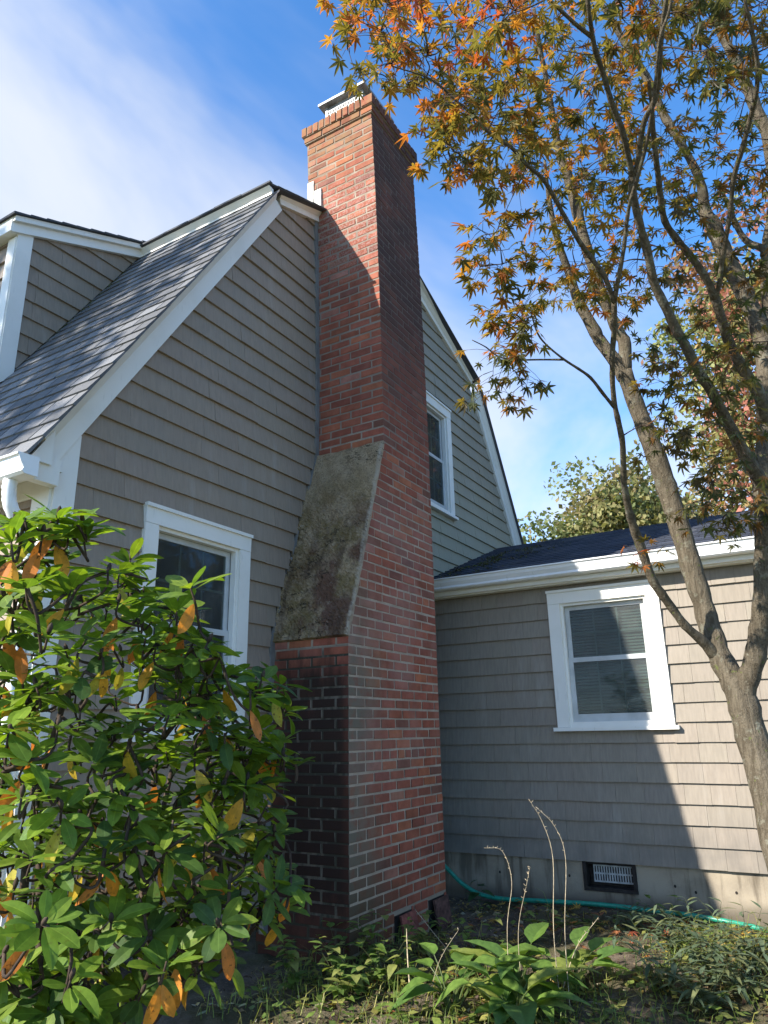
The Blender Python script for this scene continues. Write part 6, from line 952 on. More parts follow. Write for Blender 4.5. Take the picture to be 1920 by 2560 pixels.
# ================================================================= leaf shapes (local: +Y along the leaf, +Z its upper side, length 1)
def leaf_blade(w, prof, fold=0.25, droop=0.35, st=7, wave=0.0, mid=True, tip=1.0):
    V = []; F = []; rib = []
    for i in range(st + 1):
        t = i / st; hw = w * prof(t); zc_ = -droop * t * t
        cols = (-1, -0.10, 0, 0.10, 1) if mid else (-1, 0, 1)
        for c in cols:
            V.append((c * hw, t, zc_ + abs(c) * hw * fold + (wave * math.sin(t * 17 + c) if abs(c) == 1 else 0))); rib.append(abs(c) < 0.05)
    k = 5 if mid else 3
    for i in range(st):
        for c in range(k - 1): F.append((i * k + c, i * k + c + 1, (i + 1) * k + c + 1, (i + 1) * k + c))
    return V, F, rib
def rtint(rib, c, r=(1.5, 1.4, 1.6)): return [tuple(ci * (ri if q else 1) for ci, ri in zip(c, r)) for q in rib]
def maple_leaf(curl, lobes):
    ang = {7: (-128, -82, -40, 0, 40, 82, 128), 5: (-95, -48, 0, 48, 95)}[lobes]; lens = {7: (0.42, 0.74, 0.94, 1.0, 0.94, 0.74, 0.42), 5: (0.62, 0.90, 1.0, 0.90, 0.62)}[lobes]
    out = []
    for i, (a, l) in enumerate(zip(ang, lens)):
        prev = ang[i - 1] if i else a - 46; nxt = ang[i + 1] if i < lobes - 1 else a + 46
        if i == 0: out.append((math.radians((a + prev) / 2), 0.16))
        da = 9.5 * (1.0 if l > 0.7 else 1.2); out.append((math.radians(a - da * 1.15), 0.56 * l)); out.append((math.radians(a - da * 0.5), 0.78 * l)); out.append((math.radians(a), l)); out.append((math.radians(a + da * 0.5), 0.78 * l)); out.append((math.radians(a + da * 1.15), 0.56 * l))
        out.append((math.radians((a + nxt) / 2), 0.30 if i < lobes - 1 else 0.16))
    V = [(0, 0, 0)]
    for (t, r) in out: V.append((r * math.sin(t), r * math.cos(t), -curl * r * r + 0.03 * math.sin(t * 5)))
    m = len(V) - 1; F = [(0, i + 2, i + 1) for i in range(m - 1)]
    # stalk
    k = len(V); V += [(0.012, 0, 0), (-0.012, 0, 0), (-0.010, -0.42, 0.06), (0.010, -0.42, 0.06)]; F.append((k, k + 1, k + 2, k + 3))
    return V, F
def grow_links(roots, tips):
    """join every tip to the nearest stem point or already joined tip; returns (tip index, from point)"""
    P = np.array(roots, float); T = np.array(tips, float); n = len(T); done = np.zeros(n, bool)
    D = np.sqrt(((T[:, None] - P[None]) ** 2).sum(-1)); best = D.min(1); src = P[D.argmin(1)].copy(); par = -np.ones(n, int); out = []
    for _ in range(n):
        k = int(np.where(done, 1e9, best).argmin()); done[k] = True; out.append((k, src[k].copy(), par[k]))
        d = np.sqrt(((T - T[k]) ** 2).sum(1)) * 1.25; up_ = (d < best) & ~done; best[up_] = d[up_]; src[up_] = T[k]; par[up_] = k
    return out

# ================================================================= maple
tr0 = BR['trunk'][0]
maple = thing('maple_tree', 'leaning maple with forked lichen-spotted limbs and orange-green leaves before the wing', 'tree', (tr0[0], tr0[1], gz(tr0[0], tr0[1])))
roots = []
for key in BR:
    P = np.array(BR[key]); sp = smooth_path(P, 4); pts, rad = sp[:, :3], np.maximum(sp[:, 3], 0.002)
    rad = rad * (1 + 0.05 * np.sin(np.arange(len(rad)) * 1.7) + nrs.normal(0, 0.015, len(rad)))
    if key == 'trunk':
        pts = np.vstack([[pts[0] + (0.01, -0.02, gz(pts[0][0], pts[0][1]) - 0.1 - pts[0][2])], pts]) if pts[0][2] > gz(pts[0][0], pts[0][1]) else pts; rad = np.concatenate([[rad[0] * 1.25], rad]) if len(rad) < len(pts) else rad
    V, F = tube(pts, rad, 14 if rad.max() > 0.03 else 8, rough=0.05)
    o = obj('trunk' if key == 'trunk' else 'branch', V, F, M['bark'], maple, smooth=True)
    step = max(1, len(pts) // 40)
    if key not in ('trunk',): roots += [tuple(p) for p in pts[::step]]
# knot hollow on the forked limb and a short pruned stub in the crotch
kp = np.array(BR['trunk'][8][:3]) * 0.6 + np.array(BR['trunk'][7][:3]) * 0.4; view = -kp / np.linalg.norm(kp); rr = BR['trunk'][8][3]
e1 = np.cross(view, (0, 0, 1)); e1 /= np.linalg.norm(e1); e2 = np.cross(e1, view); V = [kp + view * rr * 0.80]; ring_ = []
for k in range(14):
    t = 2 * math.pi * k / 14; r = rr * (0.55 + 0.14 * math.sin(3 * t + 1)); V.append(kp + view * rr * (0.98 + 0.05 * math.sin(5 * t)) + (e1 * math.cos(t) * 0.8 + e2 * math.sin(t)) * r * 0.62)
for k in range(14):
    t = 2 * math.pi * k / 14; r = rr * (0.95 + 0.2 * math.sin(3 * t + 1)); V.append(kp + view * rr * 0.80 + (e1 * math.cos(t) * 0.8 + e2 * math.sin(t)) * r * 0.85)
obj('knot_hollow', V[:15], [(0, 1 + (k + 1) % 14, 1 + k) for k in range(14)], M['vent_hole_dark'], maple)
obj('knot_rim', V[1:], [(k, (k + 1) % 14, 14 + (k + 1) % 14, 14 + k) for k in range(14)], M['bark'], maple, smooth=True)
q0 = np.array(BR['rl'][0][:3]); V, F = tube([q0 + (0, 0.01, 0.02), q0 + (-0.01, 0.03, 0.11), q0 + (-0.015, 0.045, 0.16), q0 + (-0.016, 0.046, 0.165)], [0.045, 0.036, 0.030, 0.012], 9, rough=0.25); obj('branch_stub', V, F, M['bark'], maple)
pcM = Pieces('leaf', 'small_leaves', M['maple'], maple)
MV = [maple_leaf(c, l) for c, l in ((0.10, 7), (0.28, 7), (0.45, 7), (0.2, 5))]
HUE = {0: [(0.22, 0.165, 0.028), (0.15, 0.135, 0.028), (0.27, 0.15, 0.025), (0.11, 0.110, 0.028), (0.30, 0.115, 0.025), (0.08, 0.085, 0.03)],
       1: [(0.34, 0.12, 0.03), (0.30, 0.17, 0.03), (0.30, 0.075, 0.03), (0.20, 0.16, 0.028), (0.40, 0.20, 0.035), (0.13, 0.11, 0.028)],
       2: [(0.065, 0.080, 0.028), (0.09, 0.095, 0.028), (0.055, 0.068, 0.03), (0.15, 0.125, 0.028), (0.08, 0.065, 0.03), (0.17, 0.09, 0.028)]}
tw = MB(); tips = [s[:3] for s in SPRAYS]
links = grow_links(roots, tips); kids = {}
for k, src, par in links: kids[par] = kids.get(par, 0) + 1
for k, src, par in links:
    c = np.array(tips[k], float); L_ = np.linalg.norm(c - src); hue = SPRAYS[k][3]
    if L_ < 1e-3: continue
    d = (c - src) / L_; side = np.cross(d, (0, 0, 1)); side /= np.linalg.norm(side) + 1e-9
    path = smooth_path([src, src + d * L_ * 0.35 + side * jit(0.1) * L_ + np.array((0, 0, 0.05 * L_)), src + d * L_ * 0.7 + side * jit(0.1) * L_ + np.array((0, 0, 0.05 * L_)), c], 4)
    r0 = 0.0016 + 0.0012 * min(4, kids.get(k, 0)) + 0.0012 * min(L_, 1.0); tw.tube(path, np.linspace(r0, 0.0013, len(path)), 4)
    ends = [(c, d)]
    for _ in range(rng.choice([2, 3, 4])):
        t = rng.uniform(0.45, 1.0); b0 = path[int(t * (len(path) - 1))]; dd = d * rng.uniform(0.2, 0.9) + side * rng.choice([-1, 1]) * rng.uniform(0.4, 1.0) + np.array((0, 0, rng.uniform(-0.55, 0.25))); dd /= np.linalg.norm(dd); l_ = rng.uniform(0.05, 0.14)
        e = b0 + dd * l_; tw.tube([b0, b0 + dd * l_ * 0.55 + np.array((0, 0, 0.006)), e], [0.0013, 0.0011, 0.0008], 3); ends.append((e, dd))
    for (e, dd) in ends:
        for s in rng.choice([(-1, 1), (-1, 0, 1), (0,), (-1, 1)]):
            ld = dd * 0.6 + np.cross(dd, (0, 0, 1)) * s * 0.8 + np.array((0, 0, rng.uniform(-0.75, -0.05))) + nrs.normal(0, 0.2, 3)
            upv = np.array((0, 0, 1.0)) + nrs.normal(0, 0.35, 3); sc = rng.uniform(0.034, 0.060)
            if hue == 1: sc *= 0.92
            ld /= np.linalg.norm(ld); vi = rng.randrange(4); ci = rng.randrange(6)
            mx = frame_matrix(e + ld * sc * 0.42, ld, upv, (sc * rng.uniform(0.85, 1.1), sc, sc))
            pcM.add_shared((vi, ci, hue), MV[vi][0], MV[vi][1], tvar(HUE[hue][ci], 0.0), mx)
pcM.finish()
tw.build('twigs', M['twig'], maple, kind='stuff', smooth=True)

# ================================================================= rhododendron
base = np.array((1.72, 2.25, gz(1.72, 2.25)))
rh = thing('rhododendron_bush', 'big rhododendron with glossy green and drooping orange leaves before the gable wall', 'bush', tuple(base))
pe = lambda t: (math.sin(math.pi * min(1, t ** 1.12 * 0.93 + 0.014)) ** 0.72) * (1 if t < 0.99 else 0.30)
RV = [leaf_blade(w, pe, f, dr, 7) for w, f, dr in ((0.195, 0.22, 0.10), (0.215, 0.12, 0.22), (0.185, 0.30, 0.35), (0.225, 0.05, 0.05))]
RC = [(0.104, 0.170, 0.026), (0.080, 0.142, 0.030), (0.135, 0.202, 0.026), (0.062, 0.114, 0.033), (0.160, 0.226, 0.028)]
RBR = [(0.175, 0.265, 0.028), (0.150, 0.240, 0.030), (0.115, 0.195, 0.032)]  # lighter greens: sunlight put into the colour of these leaves
RY = [(0.64, 0.32, 0.03), (0.64, 0.25, 0.03), (0.58, 0.40, 0.04), (0.58, 0.20, 0.04), (0.42, 0.37, 0.05)]
pcH = Pieces('leaf', 'small_leaves', [M['rhodo'], M['rhodo_old']], rh)
stems = MB(); sroots = []
for k in range(7):
    a = np.array((jit(0.18), jit(0.18), 0)); e = base + np.array((rng.uniform(-0.25, 0.65), rng.uniform(-0.55, 0.35), rng.uniform(0.8, 1.7)))
    p = smooth_path([base + a * 0.5 - np.array((0, 0, 0.08)), base + a + (e - base) * 0.35 + nrs.normal(0, 0.05, 3), base + a + (e - base) * 0.7 + nrs.normal(0, 0.05, 3), e], 5)
    stems.tube(p, np.linspace(0.020, 0.008, len(p)), 7); sroots += [tuple(q) for q in p[4:]]
tips = [s[:3] for s in ROSETTES]; links = grow_links(sroots, tips)
ctr = base + np.array((0, 0, 0.5))
for k, src, par in links:
    c = np.array(tips[k], float); L_ = np.linalg.norm(c - src); bright = ROSETTES[k][3]
    out_ = c - ctr; out_ /= np.linalg.norm(out_) + 1e-9
    ax = np.array((0, 0, 1.0)) * rng.uniform(0.5, 1.1) + out_ * 0.6 + nrs.normal(0, 0.28, 3); ax /= np.linalg.norm(ax)
    path = smooth_path([src, src + (c - src) * 0.5 + nrs.normal(0, 0.03, 3) - np.array((0, 0, 0.04)), c - ax * 0.06, c], 4)
    stems.tube(path, np.linspace(0.0055, 0.003, len(path)), 5)
    a0 = rng.uniform(0, 6.28); nl = rng.randint(6, 10); e1 = np.cross(ax, (0.3, 0.5, 0.8)); e1 /= np.linalg.norm(e1); e2 = np.cross(ax, e1)
    sunlit_green = rng.random() < (0.7 if bright else 0.3)
    for i in range(nl):
        th = a0 + 2.399 * i; lift = rng.uniform(0.15, 0.75) if (bright or rng.random() < 0.5) else rng.uniform(-0.45, 0.35)
        d = e1 * math.cos(th) + e2 * math.sin(th) + ax * lift; d /= np.linalg.norm(d); sc = rng.uniform(0.060, 0.118)
        ci = rng.randrange(3) if sunlit_green else rng.randrange(5); vi = rng.randrange(4); col = RBR[ci] if sunlit_green else RC[ci]
        mx = frame_matrix(c - ax * rng.uniform(0, 0.03) + d * 0.012, d, ax + nrs.normal(0, 0.15, 3), (sc * rng.uniform(0.9, 1.15), sc, sc))
        pcH.add_shared((sunlit_green, vi, ci), RV[vi][0], RV[vi][1], rtint(RV[vi][2], col), mx, 0)
    # old leaves hang below the whorl
    for i in range(rng.choice([0, 0, 1]) if not bright else rng.choice([0, 0, 1, 2])):
        th = rng.uniform(0, 6.28); d = e1 * math.cos(th) * 0.45 + e2 * math.sin(th) * 0.45 + np.array((0, 0, -1.0)) + nrs.normal(0, 0.15, 3); d /= np.linalg.norm(d); sc = rng.uniform(0.075, 0.115); ci = rng.randrange(5); vi = rng.randrange(4)
        view = -np.array(c) / np.linalg.norm(c)
        mx = frame_matrix(c - ax * 0.05 + d * 0.01, d, view + nrs.normal(0, 0.5, 3), (sc * 0.95, sc, sc))
        pcH.add_shared(('y', vi, ci), RV[vi][0], RV[vi][1], rtint(RV[vi][2], RY[ci], (1.15, 1.1, 1.0)), mx, 1, 1.3)
    # fat flower bud
    if rng.random() < 0.5:
        bV, bF = tube([c - ax * 0.005, c + ax * 0.008, c + ax * 0.018, c + ax * 0.026], [0.004, 0.0075, 0.006, 0.001], 6); stems.add(bV, bF)
pcH.finish(smooth=True)
stems.build('stems', M['twig'], rh, kind='stuff', smooth=True)

# ================================================================= trees beyond the wing
def far_tree(name, label, base, trunk_top, clumps, cols, leaf, per, lim=None):
    t = thing(name, label, 'tree', base)
    b = MB(); base = np.array(base); top = np.array(trunk_top); p = smooth_path([base - (0, 0, 0.2), base + (top - base) * 0.5 + np.array((0.2, 0.1, 0)), top], 6); b.tube(p, np.linspace(0.26, 0.08, len(p)), 8); b.build('trunk', M['bark'], t, smooth=True)
    for c in clumps[::5]:
        c = np.array(c[:3]); s = p[min(len(p) - 1, 3 + rng.randrange(max(1, len(p) - 4)))]
        V, F = tube(smooth_path([s, s + (c - s) * 0.5 + np.array((0, 0, 0.25)), c], 4), np.linspace(0.07, 0.02, 9), 5); obj('limb', V, F, M['bark'], t, smooth=True)
    cr = MB()
    for c in clumps:
        r = c[3]; cc = np.array(c[:3]); shade = rng.uniform(0.8, 1.2); col = rng.choice(cols)
        for k in range(per):
            v = nrs.normal(0, 1, 3); v /= np.linalg.norm(v); q = cc + v * r * (rng.random() ** 0.45) * np.array((1, 1, 0.75)); s = leaf * rng.uniform(0.6, 1.3)
            a = nrs.normal(0, 1, 3); a /= np.linalg.norm(a); bb = np.cross(a, nrs.normal(0, 1, 3)); bb /= np.linalg.norm(bb) + 1e-9
            cr.add([q - a * s * 0.6, q + bb * s * 0.42, q + a * s * 0.6, q - bb * s * 0.42], [(0, 1, 2, 3)], tvar(tuple(x * shade for x in (col if rng.random() < 0.7 else rng.choice(cols))), 0.25))
    cr.build('crown', M['farleaf'], t, kind=None)
def crown_clumps(c, rx, rz, n, r0, r1, flat=0.0):
    o = []
    while len(o) < n:
        v = nrs.normal(0, 1, 3); v /= np.linalg.norm(v); k = rng.uniform(0.45, 1.0); q = np.array(c) + v * np.array((rx, rx, rz)) * k
        o.append((*q, rng.uniform(r0, r1)))
    return o
OAKC = [(0.20, 0.22, 0.085), (0.155, 0.185, 0.075), (0.25, 0.235, 0.095), (0.22, 0.18, 0.085), (0.13, 0.155, 0.065)]
far_tree('oak_tree', 'bushy yellow-green oak crown rising behind the wing roof', (22.6, 5.6, gz(22.6, 5.6)), (22.6, 5.6, 5.0), crown_clumps((22.84, 4.75, 4.3), 3.2, 3.8, 150, 0.75, 1.25), OAKC, 0.15, 260)
REDC = [(0.40, 0.16, 0.11), (0.36, 0.25, 0.11), (0.24, 0.25, 0.10), (0.40, 0.22, 0.15), (0.19, 0.22, 0.09), (0.31, 0.28, 0.10), (0.22, 0.24, 0.09)]
far_tree('red_maple_tree', 'loose pinkish-orange and green maple far behind the forked trunk', (15.9, -0.3, gz(15.9, -0.3)), (15.9, -0.3, 8.0), crown_clumps((15.9, -0.35, 6.6), 2.3, 4.6, 110, 0.55, 1.0), REDC, 0.11, 230)

# ---- the tall tree on the front lawn whose shade dapples the steep roof (it stands beyond the left edge of the view)
far_tree('shade_tree', 'tall leafy tree on the front lawn beyond the left corner of the house', (-3.3, 8.5, gz(-3.3, 8.5)), (-3.3, 8.5, 6.4), crown_clumps((-3.3, 8.4, 7.5), 1.8, 2.5, 40, 0.35, 0.6), OAKC, 0.16, 80)

# two yard trees out of view to the right; the gable windows mirror them
for (x, y, lab) in ((15.0, -8.5, 'broad green tree in the side yard, mirrored in the lower gable window'), (20.0, -5.5, 'broad green tree in the side yard, mirrored in the upper gable window')):
    far_tree('yard_tree', lab, (x, y, gz(x, y)), (x, y, 5.0), crown_clumps((x, y, 4.2), 3.8, 4.6, 60, 1.0, 1.6), OAKC, 0.32, 90)

# ================================================================= plants on the soil
ov = lambda t: math.sin(math.pi * min(1, t ** 0.62 * 0.99 + 0.008)) ** 0.9
lan = lambda t: math.sin(math.pi * min(1, t ** 0.75 * 0.98 + 0.012))
HL = [leaf_blade(w, ov, f, dr, 8, 0.012) for w, f, dr in ((0.27, 0.35, 0.35), (0.31, 0.25, 0.5), (0.24, 0.5, 0.2))]
def hosta(x, y, label, n, size, seed):
    z = gz(x, y); t = thing('hosta_plant', label, 'plant', (x, y, z), 'hosta clumps on the soil'); b = MB(); pc = Pieces('leaf', 'small_leaves', M['weed'], t, 40)
    for i in range(n):
        th = rng.uniform(0, 6.28); l_ = rng.uniform(0.10, 0.26); d = np.array((math.cos(th), math.sin(th), 0)); e = np.array((x, y, z)) + d * l_ * rng.uniform(0.35, 0.9) + np.array((0, 0, l_ * rng.uniform(0.65, 1.1)))
        b.tube(smooth_path([(x + d[0] * 0.01, y + d[1] * 0.01, z - 0.02), (np.array((x, y, z)) + e) / 2 + np.array((0, 0, 0.03)), e], 3), np.linspace(0.005, 0.0028, 7), 5)
        vi = rng.randrange(3); sc = size * rng.uniform(0.7, 1.15); ld = d + np.array((0, 0, rng.uniform(-0.15, 0.75)))
        c = rng.choice([(0.12, 0.205, 0.040), (0.145, 0.235, 0.045), (0.095, 0.175, 0.040), (0.21, 0.25, 0.055)])
        pc.add_shared((vi, c), HL[vi][0], HL[vi][1], rtint(HL[vi][2], c, (1.25, 1.2, 1.3)), frame_matrix(e, ld, (0, 0, 1), (sc, sc, sc)))
    b.build('stems', M['weed'], t, tint=None) if False else obj('stems', b.V, b.F, M['weed'], t, tint=np.array((0.11, 0.15, 0.045)), kind='stuff')
    pc.finish(True)
hosta(4.05, 1.62, 'broad-leaved hosta clump below the dry stalks, largest of the hostas', 20, 0.27, 1)
hosta(3.72, 1.86, 'low hosta at the bottom edge, left of the largest hosta', 15, 0.22, 2)
hosta(4.30, 1.42, 'small upright hosta with folded leaves right of the largest hosta', 12, 0.22, 3)
hosta(3.70, 1.52, 'broad hosta at the bottom edge in front of the largest hosta', 16, 0.24, 4)
WL = [leaf_blade(0.30, ov, 0.2, dr, 5, 0, False) for dr in (0.2, 0.45)]; AL = [leaf_blade(0.13, lan, 0.2, dr, 4, 0, False) for dr in (0.15, 0.5)]
def weed(x, y, name, label, h, nst, leafs, size, cols, group, spread=0.12, per=9):
    z = gz(x, y); t = thing(name, label, 'plant', (x, y, z), group); b = MB(); lf = MB(); pc = Pieces('leaf', 'small_leaves', M['weed'], t, 24)
    for s in range(nst):
        th = rng.uniform(0, 6.28); d = np.array((math.cos(th), math.sin(th), 0)); hh = h * rng.uniform(0.6, 1.1); p = smooth_path([(x, y, z - 0.01), np.array((x, y, z)) + d * spread * 0.4 + np.array((0, 0, hh * 0.55)), np.array((x, y, z)) + d * spread + np.array((0, 0, hh))], 5); b.tube(p, np.linspace(0.0028, 0.001, len(p)), 4)
        for k in range(per):
            i = 2 + int((k + 0.5) / per * (len(p) - 2)); i = min(i, len(p) - 1); q = p[i]; a = th + k * 2.4; ld = np.array((math.cos(a), math.sin(a), rng.uniform(-0.2, 0.6))); vi = rng.randrange(2); sc = size * rng.uniform(0.6, 1.2) * (1.1 - 0.35 * k / per)
            c = rng.choice(cols); pc.add_shared((vi, c), leafs[vi][0], leafs[vi][1], np.array(c), frame_matrix(q, ld, (0, 0, 1), sc))
    obj('stems', b.V, b.F, M['weed'], t, tint=np.array((0.09, 0.10, 0.04)), kind='stuff'); pc.finish(True)
GRN = [(0.13, 0.205, 0.040), (0.165, 0.235, 0.05), (0.10, 0.165, 0.04), (0.23, 0.25, 0.07)]; GRY = [(0.105, 0.145, 0.080), (0.13, 0.17, 0.095), (0.085, 0.12, 0.065), (0.16, 0.175, 0.075)]
WEEDS = [(3.60, 2.72, 0.30, 6, 'bright leafy seedling at the bottom edge beside the rhododendron'), (3.82, 2.30, 0.26, 6, 'spreading light green seedling just left of the low hosta'), (3.58, 2.42, 0.30, 6, 'tall light green seedling at the bottom edge left of the hostas'), (4.30, 1.96, 0.20, 4, 'low seedling in the gap between the brick base and the largest hosta'),
         (4.16, 2.60, 0.34, 5, 'leafy seedling at the front corner of the brick base'), (4.40, 2.34, 0.24, 3, 'leafy seedling before the rust red clean-out plate'), (4.86, 2.44, 0.18, 2, 'small seedling between the two clean-out plates'), (3.92, 2.66, 0.26, 4, 'low leafy seedling under the black brick side of the base'),
         (4.02, 2.28, 0.18, 4, 'trailing seedling on bare soil between the base and the hostas'), (4.60, 2.10, 0.26, 3, 'pale seedling right of the hostas near the leaning straw stalk'), (5.02, 1.88, 0.22, 3, 'thin seedling on the dark soil in front of the foundation vent'), (3.74, 2.42, 0.22, 5, 'bushy seedling at the bottom edge below the brick corner'), (5.93, 1.22, 0.20, 2, 'bright green seedling against the hose below the sunlit wall')]
for (x, y, h, ns, lab) in WEEDS: weed(x, y, 'weed_seedling', lab, h, ns, WL, 0.088, GRN, 'weed seedlings on the garden soil', 0.14, 7)
AST = [(4.50, 0.98, 0.32, 'grey-green weed clump nearest the hostas at the right'), (4.70, 0.78, 0.34, 'tall grey-green weed clump in the middle of the right-hand weeds'), (4.36, 0.78, 0.30, 'grey-green weed clump at the bottom right edge'), (4.95, 0.62, 0.32, 'grey-green weed clump below the tree trunk'), (5.20, 1.02, 0.22, 'slender grey-green weed in front of the yellow blades'), (4.55, 0.60, 0.32, 'dense grey-green weed clump in the bottom right corner'), (5.60, 1.42, 0.16, 'small grey-green weed sprig beside the end of the hose')]
for (x, y, h, lab) in AST: weed(x, y, 'aster_weed', lab, h, 9, AL, 0.105, GRY, 'grey-green weeds at the right', 0.24, 12)
# oak seedling by the foundation
weed(5.80, 2.62, 'oak_seedling', 'dark green lobed seedling standing before the shaded foundation by the hose', 0.24, 2, WL, 0.12, [(0.035, 0.075, 0.028), (0.045, 0.09, 0.03)], None, 0.06, 4)
# dry stalks
def stalk(pts, r, label, barbs=True):
    p = smooth_path(pts, 6); V, F = tube(p, np.linspace(r, r * 0.4, len(p)), 5); mb = MB(); mb.add(V, F)
    if barbs:
        for k in range(14):
            q = p[int(len(p) * (0.55 + 0.44 * k / 14))]; e = q + np.array((jit(0.014), jit(0.014), rng.uniform(0.002, 0.014))); mb.tube([q, (q + e) / 2, e], [0.0008, 0.0016, 0.0006], 4)
    o = obj('dry_stalk', mb.V, mb.F, M['straw'], smooth=True, label=label, cat='plant', group='dry straw-coloured stalks')
stalk([(4.02, 1.40, gz(4.02, 1.40)), (4.06, 1.42, -1.0), (4.11, 1.41, -0.66), (4.10, 1.45, -0.48), (4.05, 1.50, -0.36)], 0.0025, 'tallest dry stalk bending left before the wing wall')
stalk([(4.04, 1.36, gz(4.04, 1.36)), (4.09, 1.37, -1.0), (4.14, 1.35, -0.66), (4.12, 1.39, -0.50), (4.07, 1.47, -0.40)], 0.0025, 'second tall dry stalk with a hooked tip, beside the tallest')
stalk([(4.00, 1.66, gz(4.0, 1.66)), (4.02, 1.66, -1.0), (4.05, 1.63, -0.78), (4.04, 1.67, -0.63), (3.98, 1.75, -0.61)], 0.0022, 'dry stalk hooked over to the left, left of the tall pair')
stalk([(4.10, 1.44, gz(4.1, 1.44)), (4.18, 1.35, -1.10), (4.27, 1.25, -0.97)], 0.0032, 'short orange-brown stalk leaning right below the foundation vent')
stalk([(3.74, 2.10, gz(3.74, 2.1)), (3.86, 2.18, -1.18), (3.96, 2.24, -1.05)], 0.0050, 'forked bare stick leaning before the brick base', False)
stalk([(4.62, 2.55, -1.10), (4.42, 2.26, -1.22), (4.30, 2.02, gz(4.30, 2.02) + 0.01)], 0.0026, 'thin straw stalk fallen across the rust red clean-out plate')
stalk([(3.98, 1.58, gz(3.98, 1.58)), (4.02, 1.60, -1.02), (4.08, 1.56, -0.80), (4.05, 1.52, -0.70)], 0.0018, 'thin wispy stalk between the hooked stalk and the tall pair')
stalk([(3.68, 1.98, gz(3.68, 1.98)), (3.72, 1.92, -1.12), (3.80, 1.84, -0.98)], 0.0018, 'short thin stalk rising from the low hosta at the bottom edge')
# strap-leaved yellowing clump at the right end of the hose
x, y = 5.45, 0.80; z = gz(x, y); dl = thing('daylily_clump', 'yellowing strap-leaved clump flopped over the soil at the end of the hose', 'plant', (x, y, z)); pc = Pieces('leaf', 'small_leaves', M['weed'], dl, 40)
SL = [leaf_blade(0.035, lambda t: 1 - t ** 3, 0.6, dr, 7, 0, False) for dr in (0.5, 0.8)]
for k in range(34):
    th = rng.uniform(0, 6.28); c = rng.choice([(0.42, 0.34, 0.06), (0.30, 0.28, 0.06), (0.14, 0.19, 0.04), (0.38, 0.27, 0.10), (0.20, 0.22, 0.05)]); vi = rng.randrange(2); sc = rng.uniform(0.22, 0.46); ld = np.array((math.cos(th), math.sin(th), rng.uniform(0.1, 0.9)))
    pc.add_shared((vi, c), SL[vi][0], SL[vi][1], np.array(c), frame_matrix((x + jit(0.12), y + jit(0.2), z + 0.01), ld, (0, 0, 1), sc))
pc.finish(True)
# grass tuft below the vent
x, y = 5.62, 1.78; z = gz(x, y); gt = thing('grass_tuft', 'flattened green grass tuft lying before the hose below the vent', 'grass', (x, y, z)); pc = Pieces('blade', 'small_blades', M['weed'], gt, 40)
for k in range(30):
    th = rng.uniform(0, 6.28); c = rng.choice([(0.10, 0.15, 0.035), (0.14, 0.18, 0.045), (0.24, 0.22, 0.07)]); sc = rng.uniform(0.12, 0.28); ld = np.array((math.cos(th), math.sin(th), rng.uniform(0.05, 0.5))); vi = rng.randrange(2)
    pc.add_shared((vi, c), SL[vi][0], SL[vi][1], np.array(c), frame_matrix((x + jit(0.1), y + jit(0.12), z + 0.005), ld, (0, 0, 1), (sc * 0.8, sc, sc)))
pc.finish(True)

# ---- uncountable cover: litter, grass, creeping green
lit = MB()
for k in range(9000):
    x, y = rng.uniform(3.2, 6.15), rng.uniform(-0.3, 3.2)
    if 3.98 < x < 5.36 and y > YF - 0.02: continue
    z = gz(x, y) + rng.uniform(0, 0.012); r = rng.choice([0.006, 0.009, 0.012, 0.018, 0.03]) * rng.uniform(0.6, 1.2)
    a = nrs.normal(0, 1, 3); a[2] *= 0.35; a /= np.linalg.norm(a); b_ = np.cross(a, (jit(0.6), jit(0.6), 1)); b_ /= np.linalg.norm(b_); w = rng.choice([0.12, 0.3, 0.5])
    p = np.array((x, y, z)); c = rng.choice([(0.13, 0.085, 0.05), (0.20, 0.14, 0.08), (0.07, 0.045, 0.03), (0.28, 0.21, 0.12), (0.10, 0.06, 0.04), (0.34, 0.25, 0.07)] if rng.random() < 0.85 else [(0.42, 0.30, 0.05), (0.40, 0.36, 0.25)])
    lit.add([p - a * r, p + b_ * r * w + np.array((0, 0, r * 0.3)), p + a * r, p - b_ * r * w], [(0, 1, 2), (0, 2, 3)], tvar(c, 0.3))
for k in range(150):
    x, y = (rng.uniform(5.3, 6.1), rng.uniform(0.2, 2.6)) if rng.random() < 0.55 else (rng.uniform(3.5, 5.6), rng.uniform(0.2, 2.5))
    mV, mF = MV[rng.randrange(4)]; sc = rng.uniform(0.035, 0.060); mx = np.array(frame_matrix((x, y, gz(x, y) + 0.022), (jit(1), jit(1), jit(0.2)), (jit(0.35), jit(0.35), rng.choice([1, -1])), sc))
    W = (np.hstack([np.array(mV, float), np.ones((len(mV), 1))]) @ mx.T)[:, :3]; lit.add(W, mF, tvar(rng.choice([(0.45, 0.17, 0.04), (0.50, 0.30, 0.06), (0.30, 0.12, 0.05), (0.36, 0.09, 0.04), (0.24, 0.16, 0.08)]), 0.2))
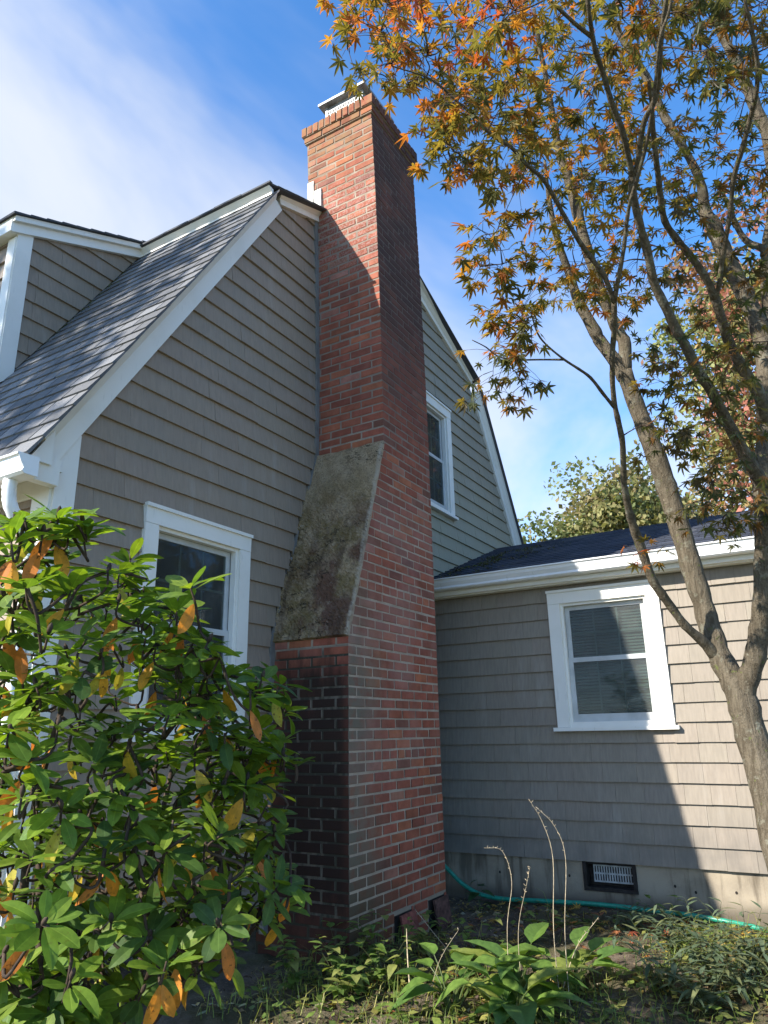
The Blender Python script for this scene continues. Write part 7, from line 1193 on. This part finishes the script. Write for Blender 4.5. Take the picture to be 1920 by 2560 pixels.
lit.build('leaf_litter', M['weed'], None, kind='stuff', label='brown leaf litter and wood chips scattered over the soil', cat='leaf litter')
gr = MB()
def dens(x, y): return 0.5 + 0.5 * math.sin(3.1 * x + 1.7 * y) * math.cos(2.3 * y - 1.1 * x + 0.5)
for k in range(13000):
    x, y = rng.uniform(3.1, 6.0), rng.uniform(-0.4, 3.0)
    wt = 1.0 if (x < 4.75 or y < 1.1) else 0.10
    if y > 1.35 and 4.7 < x: wt = 0.06
    if (3.98 < x < 5.36 and y > YF - 0.02) or rng.random() > wt * (0.25 + 0.75 * dens(x, y)): continue
    z = gz(x, y); c = rng.choice([(0.15, 0.215, 0.045), (0.20, 0.25, 0.055), (0.11, 0.165, 0.04), (0.30, 0.28, 0.08), (0.25, 0.26, 0.07)]); th = rng.uniform(0, 6.28); d = np.array((math.cos(th), math.sin(th), 0))
    if rng.random() < 0.45:      # blade
        l_ = rng.uniform(0.05, 0.19); s = np.array((-d[1], d[0], 0)) * 0.0022; p = np.array((x, y, z - 0.005)); m_ = p + d * l_ * 0.3 + np.array((0, 0, l_ * 0.6)); e = p + d * l_ * 0.9 + np.array((0, 0, l_ * 0.75))
        gr.add([p - s, p + s, m_ + s * 0.8, m_ - s * 0.8, e], [(0, 1, 2, 3), (3, 2, 4)], tvar(c, 0.25))
    else:                        # small creeping leaf on its stalk
        h = rng.uniform(0.008, 0.07); r = rng.uniform(0.010, 0.036); p = np.array((x, y, z + h)); a = d + np.array((0, 0, jit(0.4))); b_ = np.array((-d[1], d[0], jit(0.3)))
        gr.add([p - a * r, p - a * r * 0.2 + b_ * r * 0.62, p + a * r, p - a * r * 0.2 - b_ * r * 0.62, p], [(0, 1, 4), (1, 2, 4), (2, 3, 4), (3, 0, 4)], tvar(c, 0.25))
gr.build('ground_cover', M['weed'], None, kind='stuff', label='low creeping green leaves and grass between the plants', cat='ground cover')

# ---------------------------------------------------------------- everything was laid out from eye level: lift it so the soil is near zero
for o in list(scn.objects):
    if o.parent is None and o.type in ('MESH', 'EMPTY'): o.location.z += ZO
